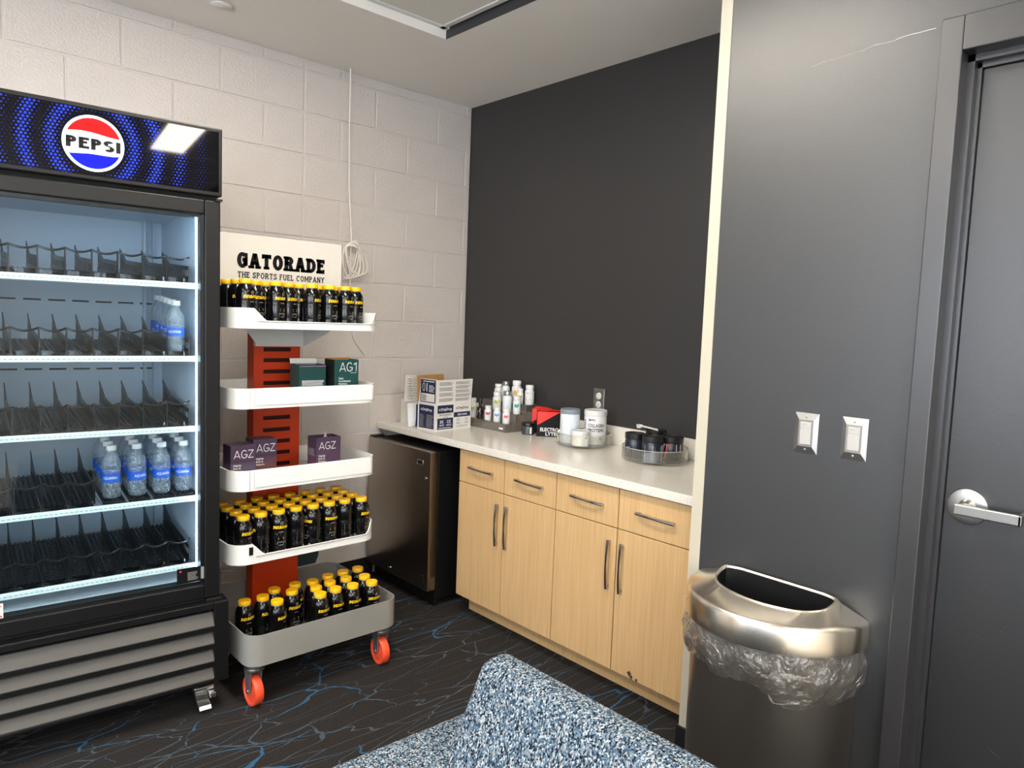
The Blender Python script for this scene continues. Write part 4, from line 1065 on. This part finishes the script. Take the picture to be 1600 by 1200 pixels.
# second carton behind it, with a pouch in front
d2 = root('open_carton', 'second white carton with raised flap, behind the navy display carton', 'box', (-.50, -.20, C), radians(4))
obj('carton_body', MB().box(0, .19, 0, .002, 0, .13).box(0, .19, .11, .112, 0, .13).box(0, .002, .002, .11, 0, .13).box(.188, .19, .002, .11, 0, .13).box(.002, .188, .002, .11, 0, .002), m_carton, d2, world=False)
obj('front_flap', MB().prism([(-.065, .13), (.10, .13), (.10, .272), (-.060, .272)], 'y', .0, .0025), m_carton, d2, world=False)
Pf = []
for k in range(6): Pf += R_(-.050, .155+k*.018, .05, .1562+k*.018)
Pf += R_(-.050, .140, -.0488, .265)+R_(0, .155, .0012, .262)+bars(-.04, 0, .142, .150, 2, .4, .2, rn2)+bars(-.044, -.01, .16, .262, 8, .3, .4, rn2)
print_on('flap_table_print', Pf, (0, -.0010, 0), ex3, ez3, m_gprint, d2)
# pouch
pz = MB(); n = 10; V = []
for j in range(n+1):
    tt = j/n
    for i in range(n+1):
        s = i/n
        th = .020*sin(pi*min(1, max(0, s)))*sin(pi*min(1, .08+tt*.92))**.7
        V.append((s*.115, th, tt*.125, ))
V2 = [(a, -b, c) for a, b, c in V]
W_ = n+1; F = []
for j in range(n):
    for i in range(n): F.append((j*W_+i, j*W_+i+1, (j+1)*W_+i+1, (j+1)*W_+i))
pz.add(V, F); pz.add(V2, [f[::-1] for f in F])
po = root('powder_pouch', 'crumpled white and blue pouch between the two cartons', 'pouch', (-.572, -.258, C+.001), radians(14))
obj('pouch_body', pz.xf(Matrix.Rotation(radians(-6), 4, 'X')), mat('pouch_film', (226, 228, 230), .25, bump=(40, .4, .01)), po, world=False, smooth=True)
print_on('pouch_blue_panel', [[(.030, .004), (.085, .004), (.085, .118), (.046, .118), (.040, .05)]], (0, -.0215, .0), ex3, (0, .1, 1), mat('pouch_blue', (38, 72, 112), .35), po)
print_on('pouch_lettering', shift(font('Drip', .014, .02, 0, None, False), .054, .062), (0, -.0222, .0), ex3, (0, .1, 1), m_wprint, po)
# torn packet on the counter
tp = MB().add([(-.030, 0, .001), (.02, -.012, .001), (.032, .012, .004), (-.012, .022, .020), (.0, .005, .012), (-.02, .012, .026)], [(0, 1, 4), (1, 2, 4), (2, 3, 4), (3, 0, 4), (0, 3, 5), (0, 5, 4)])
tq = root('torn_packet', 'small torn foil packet lying at the left end of the counter', 'packet', (-.545, -.090, C), 0)
obj('foil', tp, mat('foil', (200, 200, 198), .3, metal=.4), tq, world=False)
obj('foil_print', MB().add([(.008, -.004, .0085), (.022, -.007, .0045), (.026, .001, .0052), (.012, .004, .0105)], [(0, 1, 2, 3)]), m_navy, tq, world=False)

# tiered acrylic riser
m_acry = clear_mat('smoky_acrylic', (226, 222, 218), .06, 1.6, .16, (176, 170, 162))
RX = [-.245, -.172, -.099, -.026]; RZ = [C+.046, C+.092, C+.138]; RY0, RY1 = -.668, -.30
rs = root('tiered_riser', 'three-step smoky clear riser holding the supplement bottles', 'riser', (-.135, -.48, C))
for k in range(3):
    st_ = obj('step', MB().bbox(RX[k], RX[k+1]+.003, RY0, RY1, RZ[k]-.004, RZ[k], .001), m_acry, rs)
    obj('step_front', MB().box(RX[k], RX[k]+.003, RY0, RY1, C+.0005 if k == 0 else RZ[k-1]+.0005, RZ[k]-.004), m_acry, st_)
for yy in (RY0, RY1-.003):
    obj('side_panel', MB().prism([(RX[0], C+.0005), (RX[3], C+.0005), (RX[3], RZ[2]-.004), (RX[2], RZ[2]-.004), (RX[2], RZ[1]-.004), (RX[1], RZ[1]-.004), (RX[1], RZ[0]-.004), (RX[0], RZ[0]-.004)], 'y', yy, yy+.003), m_acry, rs)
obj('riser_badge', MB().bbox(RX[0]-.0012, RX[0], -.645, -.615, C+.014, C+.024, .0005), m_wprint, rs)

m_pill = mat('white_bottle_plastic', (222, 222, 220), .35)
def pill(x, y, z, h, rad, lab, blob=None, capm=None, extra=None, ang=0.0, body=None, blob2=None):
    r = root('supplement_bottle', lab, 'bottle', (x, y, z), ang, group='supplement bottles on the riser')
    hb = h*.80; k = rad
    obj('bottle_body', MB().lathe([(0, .001), (k*.92, 0), (k, .003), (k, hb*.80), (k*.94, hb*.88), (k*.74, hb*.96), (k*.70, hb)], 20), body or m_pill, r, world=False, smooth=True)
    obj('cap', MB().lathe([(k*.84, hb), (k*.86, hb+.002), (k*.86, h-.003), (k*.80, h), (0, h)], 20), capm or m_pill, r, world=False, smooth=True)
    R2 = k+.0005
    def gl(P, m, nm): obj(nm, bent(P, R2), m, r, world=False)
    if blob:
        P = []
        for q in range(5):
            P += disc((-.4+.22*q)*k, hb*.58+hb*.06*sin(q*2.1), k*.20, 8, hb*.11)
        gl(P[:3], mat('print_%d_%d_%d' % blob, blob, .5), 'label_graphic'); gl(P[3:], mat('print_%d_%d_%d' % (blob2 or blob), blob2 or blob, .5), 'label_graphic')
    gl(R_(-k*.7, hb*.34, k*.2, hb*.38)+R_(-k*.7, hb*.22, k*.4, hb*.25)+R_(-k*.7, hb*.12, -k*.1, hb*.14)+R_(k*.4, hb*.12, k*.75, hb*.14), m_gprint, 'label_text')
    if extra: extra(r, R2, hb, k)
    return r
A1 = radians(-48)      # labels turned to face the viewer
z1, z2, z3 = RZ[0]+.0003, RZ[1]+.0003, RZ[2]+.0003
GRN, YEL, TEA, RED, BLU, PNK = (120, 185, 70), (240, 180, 40), (20, 150, 155), (190, 60, 80), (90, 150, 215), (200, 90, 110)
pill(-.212, -.350, z1, .104, .0245, 'white bottle with green graphic, leftmost on the lowest riser step', GRN, ang=A1, blob2=(200, 190, 70))
pill(-.214, -.487, z1, .076, .0195, 'small white bottle right of the blue dropper bottle, lowest riser step', RED, ang=A1, blob2=(150, 90, 140))
pill(-.214, -.560, z1, .076, .0195, 'small white bottle with blue graphic on the lowest riser step', BLU, ang=A1)
pill(-.214, -.634, z1, .076, .0195, 'small white bottle with pink graphic, rightmost on the lowest riser step', PNK, ang=A1)
def dropper():
    r = root('dropper_bottle', 'amber dropper bottle with blue label and black pipette cap', 'bottle', (-.214, -.420, z1), A1)
    obj('bottle_body', MB().lathe([(0, 0), (.0165, 0), (.0175, .003), (.0175, .050), (.0155, .058), (.008, .066), (.008, .072)], 20), mat('amber_glass', (38, 20, 12), .1), r, world=False, smooth=True)
    obj('pipette_cap', MB().lathe([(.0095, .070), (.0095, .084), (.007, .086), (.0055, .092), (.0062, .102), (.004, .108), (0, .109)], 16), m_black, r, world=False, smooth=True)
    obj('label', bent(R_(-.026, .022, .026, .050), .0179), mat('blue_label', (24, 84, 190), .4), r, world=False)
    obj('label_lower', bent(R_(-.026, .010, .026, .022), .0179), m_carton, r, world=False)
    obj('label_text', bent(R_(-.014, .040, -.002, .043)+R_(-.014, .034, .002, .037)+R_(-.014, .029, .004, .031), .0182), m_wprint, r, world=False)
dropper()
pill(-.137, -.470, z2, .100, .0245, 'white bottle with green graphic on the middle riser step', GRN, ang=A1, blob2=(220, 180, 60))
m_silver = mat('silver_cap', (150, 150, 148), .3, metal=.7)
m_frost = mat('pale_grey_bottle', (214, 220, 222), .25)
pill(-.137, -.553, z2, .112, .0260, 'pale grey bottle with silver cap on the middle riser step', None, m_silver, ang=A1, body=m_frost)
pill(-.140, -.632, z2, .092, .0205, 'white bottle with teal graphic, right end of middle riser step', TEA, ang=A1)
pill(-.062, -.395, z3, .090, .0240, 'white bottle partly hidden on the left of the top riser step', None, ang=A1)
pill(-.062, -.455, z3, .108, .0230, 'pale bottle with silver cap on the top riser step', None, m_silver, ang=A1, body=m_frost)
pill(-.058, -.540, z3, .120, .0275, 'tall white bottle with yellow graphic on the top riser step', YEL, ang=A1, blob2=(245, 150, 40))
pill(-.082, -.593, z3, .082, .0185, 'small white bottle with gold graphic on the top riser step', (190, 160, 60), ang=A1)
def pro(r, R2, hb, k):
    obj('label_lettering', bent(shift(font('PRO', .010, 0, 0, None), -.005, hb*.68), R2+.0002), m_gprint, r, world=False)
    obj('label_red_bar', bent(R_(-k*.9, hb*.26, k*.35, hb*.40), R2+.0003), mat('crimson_print', (178, 40, 60), .5), r, world=False)
pill(-.056, -.640, z3, .104, .0250, 'white bottle with crimson bar, rightmost on the top riser step', None, ang=A1, extra=pro)
# dark jar beside the riser
jr = root('supplement_jar', 'short black jar with lime stripe beside the red boxes', 'jar', (-.166, -.752, C), A1)
obj('jar_body', MB().lathe([(0, 0), (.030, 0), (.032, .002), (.032, .042), (.030, .045)], 24), mat('charcoal_jar', (52, 54, 60), .35), jr, world=False, smooth=True)
obj('lid', MB().lathe([(.033, .045), (.0335, .047), (.0335, .060), (.032, .062), (0, .062)], 24), m_black, jr, world=False, smooth=True)
obj('lime_stripe', bent(R_(-.022, .036, .004, .040), .0325), mat('lime_stripe', (190, 210, 50), .5), jr, world=False)
obj('white_label', bent(R_(.012, .006, .022, .040), .0325), m_wprint, jr, world=False)
# electrolyte boxes
m_ered = mat('red_carton', (226, 44, 36), .45); 
def ebox(x, y, rz, lab, letters, w=.118, d=.062):
    r = root('electrolyte_box', lab, 'box', (x, y, C), rz, group='red and black boxes')
    h, t = .128, .0015
    obj('box_body', MB().box(0, w, 0, t, 0, h).box(0, w, d-t, d, 0, h).box(0, t, t, d-t, 0, h).box(w-t, w, t, d-t, 0, h).box(t, w-t, t, d-t, 0, t), m_kprint, r, world=False)
    print_on('red_panel', [[(0, h*.45), (w, h), (0, h)]], (0, -.0007, 0), ex3, ez3, m_ered, r)
    print_on('side_red', [[(0, h*.45), (d, h*.7), (d, h), (0, h)]], (-.0007, d, 0), (0, -1, 0), ez3, m_ered, r)
    obj('torn_lid', MB().add([(0, .002, h-.001), (.062, .002, h+.004), (.07, d*.5, h+.010), (.02, d*.8, h+.012), (w, d*.3, h+.002), (w, d*.8, h+.004)], [(0, 1, 2, 3), (1, 4, 5, 2)]), m_ered, r, world=False)
    print_on('side_label', R_(d*.2, .030, d*.8, h-.012), (w+.0007, 0, 0), (0, 1, 0), ez3, m_gprint, r)
    if letters:
        P = font('ELECTRO', .018, .03, 0, width=.094, center=False); P2 = font('LYTES', .018, .03, 0, width=.066, center=False)
        print_on('box_lettering', shift(P, .016, .028)+shift(P2, .044, .006), (0, -.0012, 0), ex3, ez3, m_wprint, r)
A2 = radians(-42)
ebox(-.172, -.824, A2, 'red and black open box lettered in white beside the clear turntable', True)
ebox(-.118, -.730, radians(-48), 'red and black open box behind the lettered one', False, .100, .030)
# clear turntables
m_clear = clear_mat('clear_acrylic', (246, 246, 243), .04, 1.2, .05, (228, 225, 218))
def susan(x, y, R, lab, hgt=.062):
    r = root('clear_turntable', lab, 'turntable', (x, y, C), 0, group='clear turntables on the counter')
    obj('base', MB().lathe([(R*.62, 0), (R*.64, .002), (R*.62, .0095), (0, .0095)], 40), m_clear, r, world=False, smooth=True)
    obj('tray_wall', MB().lathe([(R*.98, .010), (R, .013), (R, hgt), (R-.002, hgt+.001), (R-.003, hgt), (R-.003, .0135)], 56, caps=False), m_clear, r, world=False, smooth=True)
    obj('tray_floor', MB().lathe([(R*.98, .010), (R*.985, .0135)], 56), m_clear, r, world=False)
    obj('rim_ring', MB().tube([(R*cos(2*pi*i/56), R*sin(2*pi*i/56), hgt) for i in range(56)], .0018, 6, True), clear_mat('rim_acrylic', (240, 240, 238), .05, 2.0, .35, (225, 223, 218)), r, world=False, smooth=True)
    return r
S1 = (-.160, -1.130); S2 = (-.176, -1.560)
susan(*S1, .130, 'clear round turntable holding the white tubs, left of the two')
susan(*S2, .142, 'clear round turntable holding the black jars, right of the two')
SZ = C+.0138
def tub(x, y, rad, h, lab, lidm, bodym, ang=A1, lidh=.022, prints=None, lidr=1.03):
    r = root('powder_tub', lab, 'tub', (x, y, SZ), ang, group='tubs on the turntables')
    obj('tub_body', MB().lathe([(0, 0), (rad*.95, 0), (rad, .004), (rad, h-lidh-.006), (rad*.96, h-lidh)], 32), bodym, r, world=False, smooth=True)
    obj('lid', MB().lathe([(rad*lidr, h-lidh), (rad*lidr, h-.002), (rad*lidr-.003, h), (rad*lidr-.006, h-.002), (0, h-.002)], 32), lidm, r, world=False, smooth=True)
    if prints:
        for nm, P, m in prints: obj(nm, bent(P, rad+.0006), m, r, world=False)
    return r
m_paleblue = mat('pale_blue_tub', (212, 220, 226), .3); m_greylid = mat('grey_lid', (128, 138, 146), .4)
rq = random.Random(21)
tub(-.205, -1.080, .047, .160, 'pale blue-grey powder tub with grey lid on the left turntable', m_greylid, m_paleblue, prints=[('label_print', bars(-.045, -.004, .055, .110, 6, .25, .3, rq)+bars(.006, .042, .030, .105, 14, .4, .2, rq), m_gprint)])
m_tubw = mat('white_tub', (220, 220, 220), .35)
cp = [('label_brand', shift(font('BPN', .011, .02, .25, width=.034), -.018, .112), m_kprint), ('label_lettering', shift(font('COLLAGEN', .016, .02, 0, width=.082), .002, .084)+shift(font('PROTEIN', .016, .02, 0, width=.078), .002, .062), m_kprint), ('side_stripe', bars(-.066, -.052, .04, .12, 7, .6, .1, rq), mat('purple_grey_print', (90, 90, 110), .5)), ('mono_mark', R_(.022, .024, .030, .034), m_gprint)]
tub(-.130, -1.175, .053, .162, 'large white collagen tub with black lettering on the left turntable', m_white, m_tubw, prints=cp, lidh=.026)
tub(-.228, -1.172, .042, .070, 'short cream jar in front of the collagen tub on left turntable', m_white, mat('cream_tub', (240, 236, 226), .35), lidh=.018, prints=[('label_print', R_(-.016, .036, .014, .0385)+R_(-.016, .026, .022, .028)+R_(-.016, .018, .012, .0195), m_gprint), ('label_leaf', disc(.030, .040, .006, 10, .008)+disc(.024, .038, .004, 8), mat('leaf_print', (120, 130, 70), .5))])
tg = root('paper_tag', 'folded white paper tag standing in the left turntable', 'tag', (-.245, -1.040, SZ), A1)
obj('tag_sheet', MB().tube([(0, 0, 0), (.004, 0, .02), (-.004, 0, .035), (.006, .004, .048), (.012, .008, .058)], [.008, .007, .005, .006, .003], 6), m_carton, tg, world=False)
def vr(a, b):   # offset on the turntable: a to the viewer's right, b towards the viewer
    return S2[0]+.735*a-.70*b, S2[1]-.677*a-.71*b
m_bjar = mat('dark_blue_jar', (36, 42, 52), .25)
m_lidk = mat('black_ribbed_lid', (20, 20, 21), .45)
def bjar(x, y, lab, body, prints, rad=.043, h=.102, ang=A1, tilt=False):
    r = root('powder_jar', lab, 'jar', (x, y, SZ), ang, group='black-lidded jars on the right turntable')
    obj('jar_body', MB().lathe([(0, 0), (rad*.94, 0), (rad, .004), (rad, h-.030), (rad*.93, h-.024)], 28), body, r, world=False, smooth=True)
    L = [(rad*1.02, h-.024), (rad*1.03, h-.022), (rad*1.03, h-.002), (rad*.99, h), (rad*.8, h), (rad*.78, h-.002), (0, h-.002)]
    obj('lid', MB().lathe(L, 28), m_lidk, r, world=False, smooth=True)
    for nm, P, m in prints: obj(nm, bent(P, rad+.0006), m, r, world=False)
m_lblg = mat('label_grey', (120, 126, 134), .4); m_lblw = mat('label_paper', (226, 224, 216), .5); m_redst = mat('red_stripe', (228, 60, 58), .5)
bjar(*vr(-.086, -.020), 'black-lidded jar with grey label, leftmost on the right turntable', m_bjar, [('grey_label', R_(-.010, .008, .034, .066), m_lblg), ('label_text', bars(-.040, -.018, .010, .05, 5, .4, .3, rq), m_gprint)])
bjar(*vr(-.024, .072), 'black-lidded jar with white paper label, front of right turntable', m_bjar, [('paper_label', R_(-.002, .003, .044, .070), m_lblw), ('label_text', bars(.006, .038, .010, .066, 9, .35, .2, rq), mat('fine_print', (165, 160, 150), .5)), ('grey_label', R_(-.040, .006, -.004, .070), m_lblg)], .044, .106)
bjar(*vr(.067, .025), 'black-lidded jar with red stripe, rightmost on the right turntable', mat('black_jar', (40, 41, 44), .3), [('red_stripe', [[(-.036, .004), (-.031, .004), (-.019, .070), (-.026, .070)]], m_redst), ('paper_label', R_(.012, .042, .036, .070), mat('silver_label', (196, 198, 200), .4)), ('white_edge', [[(-.052, .004), (-.036, .004), (-.026, .070), (-.044, .070)]], m_lblw), ('label_text', bars(.008, .034, .012, .028, 2, .4, .2, rq), m_gprint)], .048, .100)
bjar(*vr(.014, -.076), 'black-lidded jar at the back of the right turntable', m_bjar, [('grey_label', R_(-.010, .008, .034, .066), m_lblg)], .045, .112)
# white scoop lying on the jars
sc_ = root('white_scoop', 'white plastic scoop lying across the black jar lids', 'scoop', (S2[0], S2[1]+.05, C), 0)
SPz = SZ+.120
obj('scoop_handle', MB().tube([(S2[0]+.030, S2[1]+.105, SPz+.002), (S2[0]+.022, S2[1]+.050, SPz+.001), (S2[0]+.014, S2[1]-.0, SPz-.002)], .004, 8), m_white, sc_, smooth=True)
obj('scoop_bowl', MB().lathe([(.0, -.010), (.012, -.008), (.015, .006), (.013, .006), (.010, -.005), (0, -.007)], 16, S2[0]+.034, S2[1]+.115, SPz), m_white, sc_, smooth=True)

# ================================================================== WASTE BIN
TYC, TR, TWX = -2.412, .266, -.702
def dshape(rad, dx=0, n=28, depth=None, back=0.0):
    """half round outline, flat back at x = TWX-back, bulging towards -x"""
    P = []
    for i in range(n+1):
        a = -pi/2+pi*i/n
        P.append((TWX-back-(depth or rad)*cos(a), TYC+rad*sin(a)))
    return P
def ringstack(levels):
    mb = MB(); V = []; n = None
    for P, z in levels:
        n = len(P); V += [(x, y, z(x) if callable(z) else z) for x, y in P]
    F = []
    for l in range(len(levels)-1):
        for i in range(n):
            j = (i+1) % n; F.append((l*n+i, l*n+j, (l+1)*n+j, (l+1)*n+i))
    return mb.add(V, F)
tb = root('waste_bin', 'half-round brushed steel waste bin standing against the slate wall', 'bin', (TWX-.11, TYC, 0))
m_bin = mat('bin_steel', (178, 171, 162), .36, metal=1)
m_lid = mat('lid_steel', (240, 230, 214), .26, metal=1)
obj('bin_body', ringstack([(dshape(.238), .004), (dshape(.242), .010), (dshape(.244), .575)]), m_bin, tb, smooth=True)
obj('bin_base', ringstack([(dshape(.244, 0), 0), (dshape(.246), .012)]), m_black, tb, smooth=True)
# opening: a D of its own
def opening(k, back, dz=0):
    P = []; n = 28; hw, dp, cr = .170*k, .136*k, .0
    for i in range(n+1):
        a = -(pi/2+.75)+2*(pi/2+.75)*i/n
        ca_, sa_ = cos(a), sin(a)
        P.append((TWX-back-.022*k-dp*.90*(abs(ca_)**.6 if ca_ > 0 else -.18*abs(ca_)**.8), TYC-.016+hw*sa_))
    return P
def zo(x): return .708+(x+.725)*.20
lid = ringstack([(dshape(.259), .578), (dshape(TR), .582), (dshape(TR), .648), (dshape(TR-.004), .656), (dshape(TR-.012), .661), (opening(1.07, .016), lambda x: zo(x)-.004), (opening(1.04, .018), zo), (opening(1.01, .020), lambda x: zo(x)-.001), (opening(.99, .022), lambda x: zo(x)-.005)])
obj('lid', lid, m_lid, tb, smooth=True)
obj('lid_flap', ringstack([(opening(.99, .022), lambda x: zo(x)-.005), (opening(.97, .024), .56), (opening(.10, .08), .55)]), m_black, tb, smooth=True)  # black well below the opening, the bin's inner shade put into its colour
obj('brand_mark', MB().lathe([(0, 0), (.005, 0), (.005, .0006), (0, .0008)], 14).xf(Matrix.Translation((TWX-.2605*0-TR*cos(radians(52))-.0005, TYC+TR*sin(radians(52)), .615)) @ Matrix.Rotation(radians(-52), 4, 'Z') @ Matrix.Rotation(-pi/2, 4, 'Y')), m_zinc, tb)
# clear liner hanging out below the lid
lv_ = []; rb = random.Random(2)
nA = 72; rowsZ = 9
vv = []
for j in range(rowsZ):
    tt = j/(rowsZ-1)
    for i in range(nA+1):
        s = i/nA; a = -pi/2+pi*s
        low = .105+.03*sin(3.1*s+.4)+.022*sin(9*s)+.010*sin(23*s+1)
        rr = .252+.016*sin(pi*min(1, tt*1.1))+.004*sin(31*s+4*tt)+.003*sin(57*s-6*tt)+.0025*rb.uniform(-1, 1)
        if tt > .93: rr -= .006
        vv.append((TWX-.001-rr*cos(a), TYC+rr*sin(a), .580-low*tt+.004*rb.uniform(-1, 1)*tt))
F = []
for j in range(rowsZ-1):
    for i in range(nA): F.append((j*(nA+1)+i, j*(nA+1)+i+1, (j+1)*(nA+1)+i+1, (j+1)*(nA+1)+i))
bg = obj('bin_liner', MB().add(vv, F), clear_mat('bag_film', (236, 234, 230), .14, 3.2, .07, (215, 210, 203), bump=(22, 1.0)), smooth=True)
tag(bg, 'clear crinkled plastic liner hanging out below the bin lid', 'bag')

# ================================================================== ARMCHAIR
ch = root('armchair', 'blue and white tweed armchair in the foreground', 'chair', (-2.0, -2.62, 0))
def soft(poly, y0, y1, r=.03, seg=4, taper=None):
    """upholstered slab: profile in (x,z) extruded along y with rounded edges"""
    mb = MB().prism(poly, 'y', y0, y1)
    bm = bmesh.new(); vs = [bm.verts.new(v) for v in mb.v]
    for f in mb.f: bm.faces.new([vs[i] for i in f])
    bmesh.ops.recalc_face_normals(bm, faces=bm.faces)
    bmesh.ops.bevel(bm, geom=bm.edges[:], offset=r, segments=seg, affect='EDGES', profile=.6)
    return MB().bm(bm)
obj('backrest', soft([(-1.70, .20), (-1.70, .60), (-1.728, .752), (-1.80, .752), (-1.875, .60), (-1.96, .36), (-1.96, .20)], -3.02, -2.325, .032, 5), m_tweed, ch, smooth=True)
obj('armrest', soft([(-1.66, .10), (-1.66, .52), (-1.70, .55), (-2.42, .565), (-2.42, .10)], -2.335, -2.180, .035, 5), m_tweed, ch, smooth=True)
obj('armrest', soft([(-1.66, .10), (-1.66, .52), (-1.70, .55), (-2.42, .565), (-2.42, .10)], -3.165, -3.01, .035, 5), m_tweed, ch, smooth=True)
obj('seat_cushion', soft([(-1.90, .28), (-1.90, .43), (-2.45, .45), (-2.45, .28)], -3.005, -2.34, .035, 5), m_tweed, ch, smooth=True)
obj('seat_base', soft([(-1.72, .10), (-1.72, .28), (-2.40, .28), (-2.40, .10)], -3.005, -2.34, .01, 2), m_tweed, ch)
for lx in (-1.74, -2.34):
    for ly in (-2.25, -3.09):
        obj('leg', MB().lathe([(.014, 0), (.022, .12)], 12, lx, ly, 0), m_black, ch)
